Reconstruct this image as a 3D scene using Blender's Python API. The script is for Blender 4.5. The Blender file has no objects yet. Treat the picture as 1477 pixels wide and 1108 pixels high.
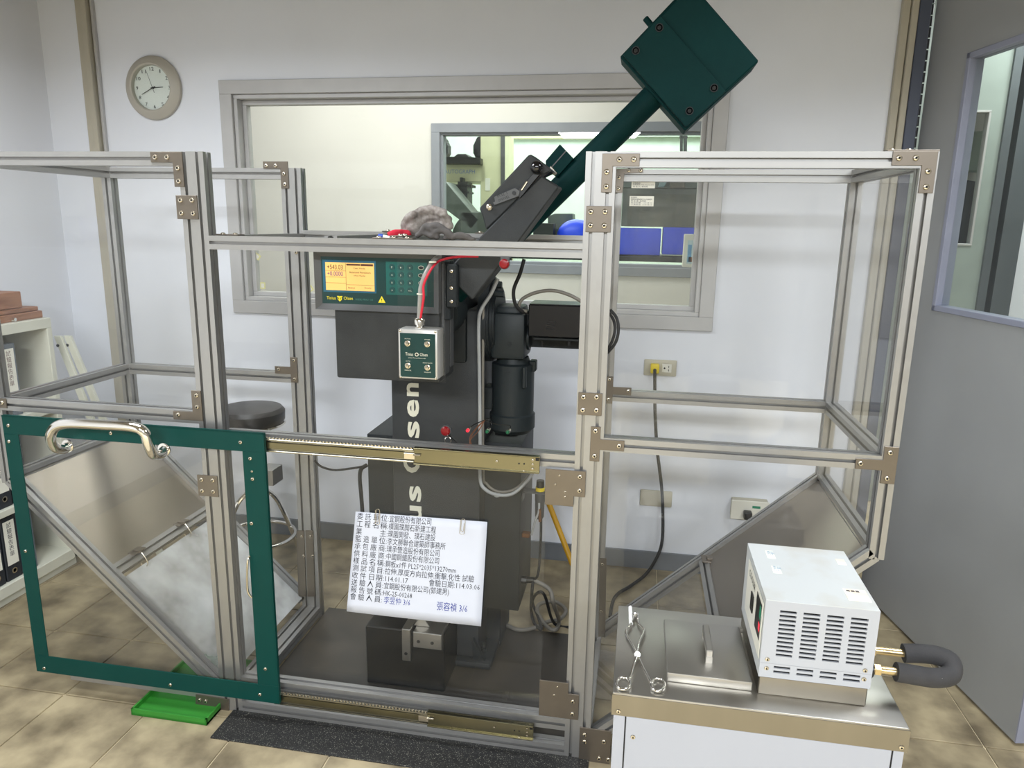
import bpy, bmesh, math, random
from mathutils import Vector, Matrix
random.seed(4)
S = bpy.context.scene
COL = S.collection
W, H = 1477, 1108

# ------------------------------------------------------------------ camera
F_PX, YAW, PITCH, ROLL = 1046.96, 0.171948, 0.216961, 0.0168413
CAM = Vector((0, 0, 1.65))
fwd = Vector((-math.sin(YAW)*math.cos(PITCH), math.cos(YAW)*math.cos(PITCH), -math.sin(PITCH)))
r0 = Vector((math.cos(YAW), math.sin(YAW), 0)); u0 = r0.cross(fwd)
RT = math.cos(ROLL)*r0 + math.sin(ROLL)*u0
UP = -math.sin(ROLL)*r0 + math.cos(ROLL)*u0
cd = bpy.data.cameras.new('camera'); cam = bpy.data.objects.new('camera', cd); COL.objects.link(cam)
cd.sensor_fit = 'HORIZONTAL'; cd.sensor_width = 36; cd.lens = 36*F_PX/W; cd.clip_start = .05
mw = Matrix((RT, UP, -fwd)).transposed().to_4x4(); mw.translation = CAM
cam.matrix_world = mw
S.camera = cam

def at(x, y, X=None, Y=None, Z=None):
    """world point seen at photo pixel (x, y) on the plane X=, Y= or Z="""
    d = fwd + RT*((x-W/2)/F_PX) - UP*((y-H/2)/F_PX)
    if X is not None: t = (X-CAM.x)/d.x
    elif Y is not None: t = (Y-CAM.y)/d.y
    else: t = (Z-CAM.z)/d.z
    return CAM + d*t

# ------------------------------------------------------------------ world, lights, exposure
wd = bpy.data.worlds.new('world'); S.world = wd; wd.use_nodes = True
wd.node_tree.nodes['Background'].inputs[0].default_value = (.75, .85, 1, 1)
wd.node_tree.nodes['Background'].inputs[1].default_value = .15
S.view_settings.view_transform = 'Standard'; S.view_settings.look = 'None'
S.view_settings.gamma = 1; S.view_settings.use_curve_mapping = False
S.view_settings.exposure = 0.12
S.cycles.transparent_max_bounces = 32; S.cycles.max_bounces = 10; S.cycles.glossy_bounces = 5
S.cycles.sample_clamp_indirect = 6
def area(name, loc, sx, sy, power, col=(1, 1, 1), rot=(0, 0, 0), spread=180):
    l = bpy.data.lights.new(name, 'AREA'); l.shape = 'RECTANGLE'; l.size = sx; l.size_y = sy
    l.energy = power; l.color = col; l.spread = math.radians(spread)
    o = bpy.data.objects.new(name, l); o.location = loc; o.rotation_euler = rot; COL.objects.link(o); return o
LC = (.90, .95, 1.0)
area('ceiling_lamp_light', (-1.75, 1.7, 2.66), 1.2, .6, 41, LC, spread=165)
area('ceiling_lamp_light', (1.25, 1.8, 2.66), 1.0, .5, 26, LC, spread=150)
area('ceiling_lamp_light', (-.4, -1.9, 2.66), 1.2, .6, 225, LC)
area('ceiling_lamp_light', (1.6, -1.9, 2.66), 1.2, .6, 165, LC)
area('room_lamp_light', (-1.5, 4.15, 2.93), 2.2, .8, 41, (1, .985, .96))
area('hall_lamp_and_fill', (-1.0, 7.6, 3.4), 4, 1.2, 135, (.96, 1, .97))
area('hall_lamp_and_fill', (-.6, 5.9, 3.4), 3.0, .6, 60, (.96, 1, .97))  # added fill that brightens the near end of the hall, no real fixture
area('lobby_fill_light', (2.1, 4.05, 2.93), .8, .5, 22, (.95, 1, .98))  # added fill, lifts the otherwise black view through the door pane

# ------------------------------------------------------------------ materials
def lin(c): return tuple((v/255/12.92 if v/255 <= .04045 else ((v/255+.055)/1.055)**2.4) for v in c)
MC = {}
def mat(name, rgb, rough=.5, metal=0., var=.06, scale=8., bump=0., bscale=200., detail=4., coat=0., stretch=None, rgb2=None, cut=None, spec=.5, emit=None, rvar=0., world=False):
    if name in MC: return MC[name]
    m = bpy.data.materials.new(name); m.use_nodes = True; MC[name] = m
    nt = m.node_tree; n = nt.nodes; L = nt.links; p = n['Principled BSDF']
    c = lin(rgb)
    p.inputs['Roughness'].default_value = rough; p.inputs['Metallic'].default_value = metal
    p.inputs['Specular IOR Level'].default_value = spec
    p.inputs['Coat Weight'].default_value = coat
    tc = n.new('ShaderNodeTexCoord'); src = tc.outputs['Object']
    if world: src = n.new('ShaderNodeNewGeometry').outputs['Position']
    if stretch:
        mp = n.new('ShaderNodeMapping'); mp.inputs['Scale'].default_value = stretch; L.new(src, mp.inputs[0]); src = mp.outputs[0]
    nz = n.new('ShaderNodeTexNoise'); nz.inputs['Scale'].default_value = scale; nz.inputs['Detail'].default_value = detail
    L.new(src, nz.inputs['Vector'])
    cr = n.new('ShaderNodeValToRGB')
    if rgb2 is not None:
        c2 = lin(rgb2); a, b = cut or (.35, .65)
        cr.color_ramp.elements[0].position = a; cr.color_ramp.elements[1].position = b
        cr.color_ramp.elements[0].color = (*c, 1); cr.color_ramp.elements[1].color = (*c2, 1)
    else:
        cr.color_ramp.elements[0].position = .3; cr.color_ramp.elements[1].position = .7
        cr.color_ramp.elements[0].color = (*[v*(1-var) for v in c], 1); cr.color_ramp.elements[1].color = (*[min(1, v*(1+var)) for v in c], 1)
    L.new(nz.outputs['Fac'], cr.inputs[0]); L.new(cr.outputs[0], p.inputs['Base Color'])
    if rvar:
        mr = n.new('ShaderNodeMapRange'); mr.inputs[3].default_value = max(0, rough-rvar); mr.inputs[4].default_value = rough+rvar
        L.new(nz.outputs['Fac'], mr.inputs[0]); L.new(mr.outputs[0], p.inputs['Roughness'])
    if bump:
        n2 = n.new('ShaderNodeTexNoise'); n2.inputs['Scale'].default_value = bscale; n2.inputs['Detail'].default_value = 3; L.new(src, n2.inputs['Vector'])
        b = n.new('ShaderNodeBump'); b.inputs['Strength'].default_value = bump; b.inputs['Distance'].default_value = .002
        L.new(n2.outputs['Fac'], b.inputs['Height']); L.new(b.outputs[0], p.inputs['Normal'])
    if emit:
        p.inputs['Emission Color'].default_value = (*c, 1); p.inputs['Emission Strength'].default_value = emit
        if emit: L.new(cr.outputs[0], p.inputs['Emission Color'])
    return m
def glassmat(name, tint=(.97, .985, .98), ior=1.45, rough=.0, haze=0., hazecol=(.8, .82, .82)):
    m = bpy.data.materials.new(name); m.use_nodes = True; nt = m.node_tree; n = nt.nodes; L = nt.links
    n.remove(n['Principled BSDF']); out = n['Material Output']
    t = n.new('ShaderNodeBsdfTransparent'); t.inputs[0].default_value = (*tint, 1)
    g = n.new('ShaderNodeBsdfGlossy'); g.inputs['Roughness'].default_value = rough
    lw = n.new('ShaderNodeLayerWeight'); lw.inputs[0].default_value = .5
    pw = n.new('ShaderNodeMath'); pw.operation = 'POWER'; pw.inputs[1].default_value = 5; L.new(lw.outputs['Facing'], pw.inputs[0])
    f = n.new('ShaderNodeMapRange'); f.inputs[3].default_value = ((ior-1)/(ior+1))**2*.55; f.inputs[4].default_value = .8; L.new(pw.outputs[0], f.inputs[0])
    mx = n.new('ShaderNodeMixShader'); L.new(f.outputs[0], mx.inputs[0]); L.new(t.outputs[0], mx.inputs[1]); L.new(g.outputs[0], mx.inputs[2])
    src = mx.outputs[0]
    if haze:
        d = n.new('ShaderNodeBsdfDiffuse'); d.inputs[0].default_value = (*hazecol, 1)
        tc = n.new('ShaderNodeTexCoord'); nz = n.new('ShaderNodeTexNoise'); nz.inputs['Scale'].default_value = 5; nz.inputs['Detail'].default_value = 5
        L.new(tc.outputs['Object'], nz.inputs['Vector'])
        mr = n.new('ShaderNodeMapRange'); mr.inputs[1].default_value = .3; mr.inputs[2].default_value = .7; mr.inputs[3].default_value = haze*.4; mr.inputs[4].default_value = haze*1.6
        L.new(nz.outputs['Fac'], mr.inputs[0])
        m2 = n.new('ShaderNodeMixShader'); L.new(mr.outputs[0], m2.inputs[0]); L.new(src, m2.inputs[1]); L.new(d.outputs[0], m2.inputs[2]); src = m2.outputs[0]
    L.new(src, out.inputs['Surface']); MC[name] = m; return m

WALL = mat('white_wall_paint', (226, 229, 236), .85, var=.025, scale=2.2, bump=.15, bscale=60)
WALLL = mat('left_wall_paint', (230, 232, 238), .85, var=.02, scale=2.0, bump=.15, bscale=60)
BEIGE = mat('beige_wall_paint', (212, 209, 202), .85, var=.03, scale=1.5, bump=.1, bscale=50)
CEIL = mat('ceiling_paint', (140, 134, 124), .9)
BASEB = mat('grey_baseboard_paint', (112, 116, 121), .6, var=.08, scale=12)
FLOOR = mat('tile_stone', (100, 89, 70), .42, var=0, scale=7.0, rgb2=(166, 152, 122), cut=(.3, .64), detail=14, world=True, bump=.25, bscale=40, rvar=.12)
GROUT = mat('tile_grout', (206, 192, 160), .8, var=.15, scale=20)
ALU = mat('anodised_aluminium', (160, 159, 157), .4, .72, var=.03, scale=30, stretch=None, rvar=.05)
ALUD = mat('window_aluminium', (186, 185, 184), .5, .25, var=.04, scale=10)
PLATE = mat('nickel_plate', (116, 108, 98), .38, .75, var=.05, scale=20, rvar=.06)
BOLT = mat('bolt_steel', (205, 196, 178), .22, .95)
DARK = mat('socket_black', (12, 12, 12), .7)
GREYM = mat('machine_grey_paint', (54, 56, 57), .5, var=.12, scale=14, bump=.35, bscale=420, spec=.25)
GREYM2 = mat('machine_dark_grey_paint', (34, 38, 40), .5, var=.08, scale=9, bump=.3, bscale=420, spec=.25)
GREYL = mat('bezel_grey', (80, 81, 82), .45, var=.04, scale=14)
MOTOR = mat('motor_paint', (35, 41, 43), .45, var=.07, scale=10, bump=.2, bscale=300, spec=.3)
HGREEN = mat('hammer_green_paint', (2, 42, 42), .6, var=.12, scale=6, bump=.3, bscale=260, spec=.12)
DGREEN = mat('door_green_paint', (0, 58, 53), .45, var=.05, scale=8, spec=.2)
PGREEN = mat('faceplate_green', (0, 50, 48), .3, var=.03)
KGREEN = mat('keypad_green', (0, 84, 78), .35, var=.03)
KEYG = mat('key_green', (0, 64, 62), .4)
BLACK = mat('black_plastic', (16, 17, 18), .35)
BLACKG = mat('glossy_black', (8, 9, 14), .08, coat=.5)
RUBBER = mat('black_rubber', (30, 30, 31), .75, var=.15, scale=40, bump=.4, bscale=300)
FOAM = mat('pipe_foam', (52, 51, 52), .85, var=.12, scale=25, bump=.3, bscale=300)
CHROME = mat('chrome', (225, 222, 216), .07, 1.)
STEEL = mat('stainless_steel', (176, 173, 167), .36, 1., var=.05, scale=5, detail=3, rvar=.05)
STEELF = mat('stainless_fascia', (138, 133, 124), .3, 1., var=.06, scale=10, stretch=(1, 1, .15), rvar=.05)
SLOPE = mat('sheet_steel', (146, 138, 128), .32, 1., var=.05, scale=4, rvar=.04)
ZINC = mat('zinc_slide', (122, 117, 94), .26, .95, var=.08, scale=18, stretch=(.3, 1, 1), rvar=.05)
ZINCB = mat('zinc_slide_bright', (160, 157, 144), .2, .95, var=.05)
WHITEP = mat('white_powder_coat', (166, 169, 176), .45, var=.025, scale=7)
WHITET = mat('white_soiled_top', (188, 191, 191), .5, rgb2=(176, 170, 158), cut=(.5, .85), scale=9, detail=6)
WHITEC = mat('white_cabinet_panel', (156, 159, 168), .5, var=.015)
IVORY = mat('ivory_plastic', (188, 182, 162), .5, var=.04)
IVORYW = mat('white_outlet', (222, 220, 208), .45)
PAPER = mat('paper', (206, 210, 222), .8, var=.01)
INK = mat('black_ink', (32, 34, 48), .8)
BINK = mat('blue_ink', (50, 62, 150), .8)
LETTER = mat('cream_lettering', (216, 214, 196), .6)
YELLOW = mat('yellow_print', (232, 214, 40), .5)
YEL2 = mat('yellow_plastic', (226, 200, 30), .45)
RED = mat('red_lamp_plastic', (130, 6, 14), .3)
REDW = mat('red_cable', (196, 26, 50), .5)
BLUE = mat('blue_plastic', (26, 66, 225), .35, var=.1, scale=5)
BLUEP = mat('blue_pen_cap', (24, 70, 170), .35)
GCRATE = mat('bright_green_plastic', (44, 126, 40), .45)
SHELF = mat('cream_steel_shelf', (206, 206, 192), .5, var=.05, scale=6)
BINDER = mat('binder_black', (34, 38, 44), .55, var=.1)
BINDG = mat('binder_grey', (96, 104, 112), .55, var=.08)
WOOD = mat('brown_wood', (158, 112, 84), .55, var=.0, scale=8, rgb2=(128, 86, 62), stretch=(8, 1, 8), detail=6)
GLOVE = mat('knit_glove_grey', (172, 166, 160), .95, var=.0, scale=60, rgb2=(122, 112, 106), cut=(.3, .7), bump=1., bscale=500)
GLOVED = mat('glove_palm_grey', (92, 88, 86), .8, var=.15, scale=50, bump=.6, bscale=400)
CUFF = mat('red_glove_cuff', (196, 34, 56), .9, bump=.6, bscale=400)
DOORP = mat('grey_door_paint', (150, 152, 153), .38, var=.04, scale=3, rvar=.05)
DOORF = mat('slate_door_frame', (74, 80, 96), .5, var=.04)
DOORE = mat('door_trim_lilac', (146, 150, 168), .45, .2)
TRIMB = mat('beige_trim', (178, 172, 156), .6, var=.05)
SEATB = mat('stool_vinyl', (46, 43, 40), .42, var=.15, scale=14, bump=.2, bscale=60)
GRANITE = mat('speckled_pad', (20, 20, 20), .55, rgb2=(130, 128, 118), cut=(.60, .70), scale=300, detail=2)
PADM = mat('dark_floor_plate', (44, 40, 34), .42, rgb2=(64, 58, 50), cut=(.3, .7), scale=6, detail=7, rvar=.1)
CREAMM = mat('cream_machine_paint', (208, 206, 170), .5)
OLIVE = mat('olive_grey_machine', (84, 92, 86), .45, var=.08)
LCD = mat('lcd_amber', (218, 172, 98), .4, var=.03, emit=.45)
LCDI = mat('lcd_ink', (96, 58, 40), .7)
LCDB = mat('lcd_blue_edge', (26, 88, 112), .4)
CABLEG = mat('cable_grey', (116, 112, 104), .5)
CABLEL = mat('conduit_light_grey', (160, 162, 162), .45)
COPPER = mat('copper_wire', (140, 96, 72), .4, .5)
LEDG = mat('green_led', (16, 96, 60), .3)
LEDR = mat('red_led', (235, 40, 60), .3, emit=.5)
BRASS = mat('brass', (190, 170, 130), .3, .9)
YWOOD = mat('yellow_pole_paint', (206, 156, 30), .45)
CLOCKR = mat('clock_rim', (176, 171, 160), .45, var=.02)
CLOCKF = mat('clock_face', (236, 234, 234), .6, var=.01)
STICK = mat('sticker_white', (228, 226, 214), .6)
YSTICK = mat('yellowed_tape', (214, 210, 150), .6)
GRN = mat('green_label', (30, 130, 96), .5)
PINKTAPE = mat('worn_sticker', (232, 214, 190), .6, rgb2=(238, 236, 232), cut=(.45, .6), scale=30)
ACR = glassmat('clear_acrylic', (.985, .985, .982), 1.42, haze=.004)
ACRT = glassmat('tinted_acrylic', (.9, .9, .88), 1.45, haze=.01)
ACRW = glassmat('milky_acrylic', (.8, .8, .8), 1.45, rough=.1, haze=.5)
GLASS = glassmat('window_glass', (.96, .985, .97), 1.45)

# ------------------------------------------------------------------ mesh helpers
class B:
    def __init__(s): s.bm = bmesh.new()
    def box(s, a, b, bev=0., seg=1, rot=None, piv=None):
        x0, y0, z0 = a; x1, y1, z1 = b
        r = bmesh.ops.create_cube(s.bm, size=1)
        M_ = Matrix.Translation(((x0+x1)/2, (y0+y1)/2, (z0+z1)/2)) @ Matrix.Diagonal((abs(x1-x0), abs(y1-y0), abs(z1-z0), 1))
        if rot is not None:
            pv = Vector(piv) if piv is not None else Vector(((x0+x1)/2, (y0+y1)/2, (z0+z1)/2))
            M_ = Matrix.Translation(pv) @ rot.to_4x4() @ Matrix.Translation(-pv) @ M_
        bmesh.ops.transform(s.bm, matrix=M_, verts=r['verts'])
        if bev:
            es = list({e for v in r['verts'] for e in v.link_edges})
            bmesh.ops.bevel(s.bm, geom=es, offset=bev, segments=seg, affect='EDGES', profile=.5)
        return s
    def loft(s, pts, off, bev=0.):
        """planar polygon pts swept by vector off"""
        off = Vector(off); n = len(pts)
        a = [s.bm.verts.new(p) for p in pts]; b = [s.bm.verts.new(Vector(p)+off) for p in pts]
        fs = [s.bm.faces.new(a[::-1]), s.bm.faces.new(b)]
        for i in range(n): fs.append(s.bm.faces.new((a[i], a[(i+1) % n], b[(i+1) % n], b[i])))
        bmesh.ops.recalc_face_normals(s.bm, faces=fs)
        if bev:
            bmesh.ops.bevel(s.bm, geom=list({e for f in fs for e in f.edges}), offset=bev, segments=1, affect='EDGES')
        return s
    def pxprism(s, px, Y, Y1, bev=0.):
        p = [at(x, y, Y=Y) for x, y in px]
        return s.loft(p, (0, Y1-Y, 0), bev)
    def cyl(s, p0, p1, r, r2=None, seg=20, bev=0.):
        p0 = Vector(p0); p1 = Vector(p1); d = p1-p0
        r_ = bmesh.ops.create_cone(s.bm, cap_ends=True, segments=seg, radius1=r, radius2=r if r2 is None else r2, depth=d.length)
        q = d.to_track_quat('Z', 'Y').to_matrix().to_4x4()
        bmesh.ops.transform(s.bm, matrix=Matrix.Translation((p0+p1)/2) @ q, verts=r_['verts'])
        if bev:
            es = [e for e in {e for v in r_['verts'] for e in v.link_edges} if any(len(f.verts) > 4 for f in e.link_faces)]
            bmesh.ops.bevel(s.bm, geom=es, offset=bev, segments=2, affect='EDGES')
        return s
    def sph(s, c, r, sc=(1, 1, 1), seg=18, rot=None):
        r_ = bmesh.ops.create_uvsphere(s.bm, u_segments=seg, v_segments=seg//2+2, radius=r)
        M_ = Matrix.Translation(c) @ (rot.to_4x4() if rot is not None else Matrix.Identity(4)) @ Matrix.Diagonal((*sc, 1))
        bmesh.ops.transform(s.bm, matrix=M_, verts=r_['verts']); return s
    def tube(s, pts, r, seg=10, smooth=True, caps=True, rr=None):
        P = [Vector(p) for p in pts]
        rad = rr or [r]*len(P)
        if smooth and len(P) > 2:
            Q = []; R_ = []
            for i in range(len(P)-1):
                p0 = P[max(i-1, 0)]; p1 = P[i]; p2 = P[i+1]; p3 = P[min(i+2, len(P)-1)]
                for k in range(6):
                    t = k/6
                    Q.append(.5*((2*p1)+(-p0+p2)*t+(2*p0-5*p1+4*p2-p3)*t*t+(-p0+3*p1-3*p2+p3)*t**3)); R_.append(rad[i]*(1-t)+rad[i+1]*t)
            Q.append(P[-1]); R_.append(rad[-1]); P = Q; rad = R_
        rings = []; nrm = None
        for i, p in enumerate(P):
            t = (P[min(i+1, len(P)-1)]-P[max(i-1, 0)]).normalized()
            if nrm is None: nrm = t.orthogonal().normalized()
            nrm = (nrm-t*nrm.dot(t)).normalized(); b = t.cross(nrm)
            rings.append([s.bm.verts.new(p+(nrm*math.cos(a)+b*math.sin(a))*rad[i]) for a in [2*math.pi*j/seg for j in range(seg)]])
        for i in range(len(rings)-1):
            for j in range(seg): s.bm.faces.new((rings[i][j], rings[i][(j+1) % seg], rings[i+1][(j+1) % seg], rings[i+1][j]))
        if caps: s.bm.faces.new(rings[0][::-1]); s.bm.faces.new(rings[-1])
        return s
    def lathe(s, prof, c, axis=(0, 0, 1), seg=32):
        """prof: (radius, height along axis)"""
        q = Vector(axis).to_track_quat('Z', 'Y').to_matrix(); c = Vector(c); rings = []
        for r, h in prof: rings.append([s.bm.verts.new(c+q @ Vector((r*math.cos(2*math.pi*j/seg), r*math.sin(2*math.pi*j/seg), h))) for j in range(seg)])
        for i in range(len(rings)-1):
            for j in range(seg): s.bm.faces.new((rings[i][j], rings[i][(j+1) % seg], rings[i+1][(j+1) % seg], rings[i+1][j]))
        if prof[0][0] > 1e-5: s.bm.faces.new(rings[0][::-1])
        if prof[-1][0] > 1e-5: s.bm.faces.new(rings[-1])
        bmesh.ops.remove_doubles(s.bm, verts=[v for r in rings for v in r], dist=1e-6); return s

def link(o, parent=None):
    COL.objects.link(o)
    if parent is not None:
        o.parent = parent; o.matrix_parent_inverse = WM[parent.name].inverted()
    WM[o.name] = Matrix.Translation(o.location) @ o.rotation_euler.to_matrix().to_4x4()
WM = {}
def obj(name, b, m, parent=None, smooth=True, ang=35, **props):
    bm = b.bm; bmesh.ops.recalc_face_normals(bm, faces=bm.faces[:])
    me = bpy.data.meshes.new(name); bm.to_mesh(me); bm.free()
    vs = [v.co for v in me.vertices]
    c = Vector([(min(v[i] for v in vs)+max(v[i] for v in vs))/2 for i in range(3)])
    me.transform(Matrix.Translation(-c))
    me.materials.append(m)
    if smooth:
        for p in me.polygons: p.use_smooth = True
        me.set_sharp_from_angle(angle=math.radians(ang))
    o = bpy.data.objects.new(name, me); o.location = c
    link(o, parent)
    for k, v in props.items(): o[k] = v
    return o
def inst(src, loc, parent=None, name=None, rot=None):
    o = bpy.data.objects.new(name or src.name.split('.')[0], src.data); o.location = loc
    if rot is not None: o.rotation_euler = rot
    link(o, parent); return o
def thing(name, loc, label, cat, group=None):
    o = bpy.data.objects.new(name, None); o.location = loc; o.empty_display_size = .1
    link(o); o['label'] = label; o['category'] = cat
    if group: o['group'] = group
    return o
def tag(o, label, cat, group=None):
    o['label'] = label; o['category'] = cat
    if group: o['group'] = group
    return o
def struct(name, b, m, parent=None, **k):
    o = obj(name, b, m, parent, **k)
    if parent is None: o['kind'] = 'structure'
    return o
def textmesh(body, size=1, res=3, offset=0., spacing=1., align='LEFT', line=1., shear=0.):
    c = bpy.data.curves.new('t', 'FONT'); c.body = body; c.size = size; c.resolution_u = res; c.offset = offset; c.space_character = spacing
    c.align_x = align; c.space_line = line; c.shear = shear
    o = bpy.data.objects.new('t', c); COL.objects.link(o); dg = bpy.context.evaluated_depsgraph_get()
    me = bpy.data.meshes.new_from_object(o.evaluated_get(dg)); bpy.data.objects.remove(o); bpy.data.curves.remove(c); return me
XZ = Matrix(((1, 0, 0), (0, 0, -1), (0, 1, 0)))      # text lying in x-y turned to face -Y
def text(name, body, size, loc, m, parent, rotm=XZ, **k):
    me = textmesh(body, size, **k); me.name = name
    me.transform(rotm.to_4x4()); me.materials.clear(); me.materials.append(m)
    o = bpy.data.objects.new(name, me); o.location = loc; link(o, parent); return o
def text_fit(name, body, quad, m, parent, eps=.0008, **k):
    """text stretched onto a box on a Y plane: quad = (x0, x1, z0, z1, Y)"""
    me = textmesh(body, 1, **k); me.name = name
    xs = [v.co.x for v in me.vertices]; ys = [v.co.y for v in me.vertices]
    x0, x1, z0, z1, Y = quad
    for v in me.vertices:
        a = (v.co.x-min(xs))/(max(xs)-min(xs)); b_ = (v.co.y-min(ys))/(max(ys)-min(ys))
        v.co = (x0+(x1-x0)*a, Y-eps, z0+(z1-z0)*b_)
    c = Vector(((x0+x1)/2, Y-eps, (z0+z1)/2)); me.transform(Matrix.Translation(-c))
    me.materials.clear(); me.materials.append(m)
    o = bpy.data.objects.new(name, me); o.location = c; link(o, parent); return o

# ------------------------------------------------------------------ the room
YW = 3.38
win_o = (-2.022, .33, 1.19, 2.292)     # outer edge of window surround
b = B()
def wallbits(b, x0, x1, z0, z1, y0, y1, hole=None):
    if not hole: b.box((x0, y0, z0), (x1, y1, z1)); return
    a, c, d, e = hole
    b.box((x0, y0, z0), (a, y1, z1)); b.box((c, y0, z0), (x1, y1, z1))
    b.box((a, y0, z0), (c, y1, d)); b.box((a, y0, e), (c, y1, z1))
win_h = (-1.96, .27, 1.245, 2.235)
wallbits(b, -3.1, 1.05, 0, 3.0, YW, YW+.12, win_h)
struct('wall_back', b, WALL, smooth=False)
struct('wall_left', B().box((-3.08, -3, 0), (-2.962, YW, 2.72)), WALLL, smooth=False)
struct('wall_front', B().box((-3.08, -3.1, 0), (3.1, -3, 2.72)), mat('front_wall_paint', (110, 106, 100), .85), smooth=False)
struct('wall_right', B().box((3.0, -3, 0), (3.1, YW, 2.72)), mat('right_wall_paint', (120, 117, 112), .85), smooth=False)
struct('ceiling', B().box((-3.1, -3.1, 2.72), (3.1, YW+.12, 2.80)), CEIL, smooth=False)
struct('baseboard_back', B().box((-2.96, YW-.012, 0), (1.0, YW, .092), .002), BASEB)
struct('baseboard_left', B().box((-2.962, -3, 0), (-2.95, YW-.012, .092), .002), BASEB)
fl = struct('floor', B().box((-3.1, -3.1, -.1), (3.1, 9.5, -.006)), GROUT, smooth=False)
# stone tiles laid in a grid where the floor is seen
src = None; T = .347; TY = .35
random.seed(7)
for i in range(-3, 12):
    for j in range(-3, 4):
        x0 = -1.93+i*T; y0 = 2.314+j*TY
        if x0 < -3.0 or y0+TY > 3.72: continue
        if src is None:
            src = obj('tile', B().box((-T/2+.0025, -TY/2+.0025, -.012), (T/2-.0025, TY/2-.0025, .0), .0015), FLOOR, fl)
            src.location = (x0+T/2, y0+TY/2, -.0065); WM[src.name] = Matrix.Translation(src.location)
        else:
            o = inst(src, (x0+T/2, y0+TY/2, -.0065+random.uniform(-.0005, .0005)), fl, 'tile')
            o.rotation_euler = (0, 0, random.choice((0, math.pi)))
struct('trim_1', B().box((-2.735, YW-.03, 0), (-2.695, YW, 2.72), .003).box((-2.694, YW-.045, 0), (-2.668, YW, 2.72), .003), TRIMB)
struct('trim_2', B().box((-2.662, YW-.02, 0), (-2.648, YW, 2.72), .002), ALUD)
struct('trim_3', B().box((.965, YW-.03, 0), (.995, YW, 2.72), .003).box((.997, YW-.045, 0), (1.022, YW, 2.72), .003), TRIMB)

# window 1: aluminium surround stepped inwards, a glass pane, tape stickers
def frame_ring(b, o, w, y0, y1, bev=.002):
    x0, x1, z0, z1 = o
    b.box((x0, y0, z1-w), (x1, y1, z1), bev); b.box((x0, y0, z0), (x1, y1, z0+w), bev)
    b.box((x0, y0, z0+w), (x0+w, y1, z1-w), bev); b.box((x1-w, y0, z0+w), (x1, y1, z1-w), bev)
b = B(); frame_ring(b, win_o, .062, YW-.016, YW+.02)
w1 = struct('window_1', b, ALUD)
b = B(); frame_ring(b, (-1.96, .268, 1.252, 2.23), .02, YW+.0, YW+.055); frame_ring(b, (-1.94, .248, 1.272, 2.21), .022, YW+.045, YW+.085)
struct('window_frame', b, ALUD, w1)
struct('glass_pane', B().box((-1.92, YW+.06, 1.29), (.23, YW+.066, 2.19)), GLASS, w1, smooth=False)
for k, (x, y, s) in enumerate(((371, 370, 9), (379, 412, 9), (447, 417, 8))):
    p = at(x, y, Y=YW+.058); st = obj('tape_square', B().box((p.x-.017, p.y-.001, p.z-.014), (p.x+.017, p.y+.001, p.z+.014), rot=Matrix.Rotation(.6+k, 3, 'Y')), YSTICK)
    tag(st, ('upper yellowed tape square stuck on window glass left of post', 'lower yellowed tape square stuck on window glass left of post', 'yellowed tape square on window glass just beside the display')[k], 'sticker', 'yellowed tape squares on the window')
    hole = obj('tape_centre', B().box((p.x-.01, p.y-.002, p.z-.008), (p.x+.01, p.y-.0009, p.z+.008), rot=Matrix.Rotation(.6+k, 3, 'Y')), IVORYW, st)

# room behind the window
YB = 5.0
b = B(); w2h = (-1.40, 1.2, 1.37, 2.26)
wallbits(b, -3.6, 3.9, 0, 3.0, YB, YB+.1, w2h); struct('wall_far', b, BEIGE, smooth=False)
struct('wall_inner_left', B().box((-3.7, YW+.12, 0), (-3.6, YB+.1, 3.0)), BEIGE, smooth=False)
struct('wall_inner_right', B().box((3.9, YW+.12, 0), (4.0, YB+.1, 3.0)), BEIGE, smooth=False)
struct('ceiling_inner', B().box((-3.7, YW+.12, 3.0), (4.0, YB+.1, 3.1)), CEIL, smooth=False)
b = B(); frame_ring(b, (-1.45, 1.25, 1.32, 2.305), .06, YB-.02, YB+.02); frame_ring(b, (-1.40, 1.2, 1.37, 2.26), .03, YB, YB+.08)
w2 = struct('window_2', b, mat('grey_window_frame', (138, 141, 147), .5))
struct('glass_pane', B().box((-1.38, YB+.05, 1.39), (1.18, YB+.056, 2.23)), GLASS, w2, smooth=False)
GW = mat('far_wall_green_white', (222, 238, 228), .85)
struct('wall_hall_back', B().box((-6, 9.0, 0), (5, 9.1, 3.6)), GW, smooth=False)
struct('wall_hall_left', B().box((-6.1, YB+.1, 0), (-6, 9.1, 3.6)), GW, smooth=False)
struct('wall_hall_right', B().box((5, YB+.1, 0), (5.1, 9.1, 3.6)), GW, smooth=False)
struct('ceiling_hall', B().box((-6.1, YB+.1, 3.6), (5.1, 9.1, 3.7)), CEIL, smooth=False)
struct('trim_4', B().box((-1.7, 8.9, 2.66), (3.5, 8.99, 2.72)).box((-1.72, 8.9, 0), (-1.66, 8.99, 3.5)), GW, smooth=False)

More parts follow.
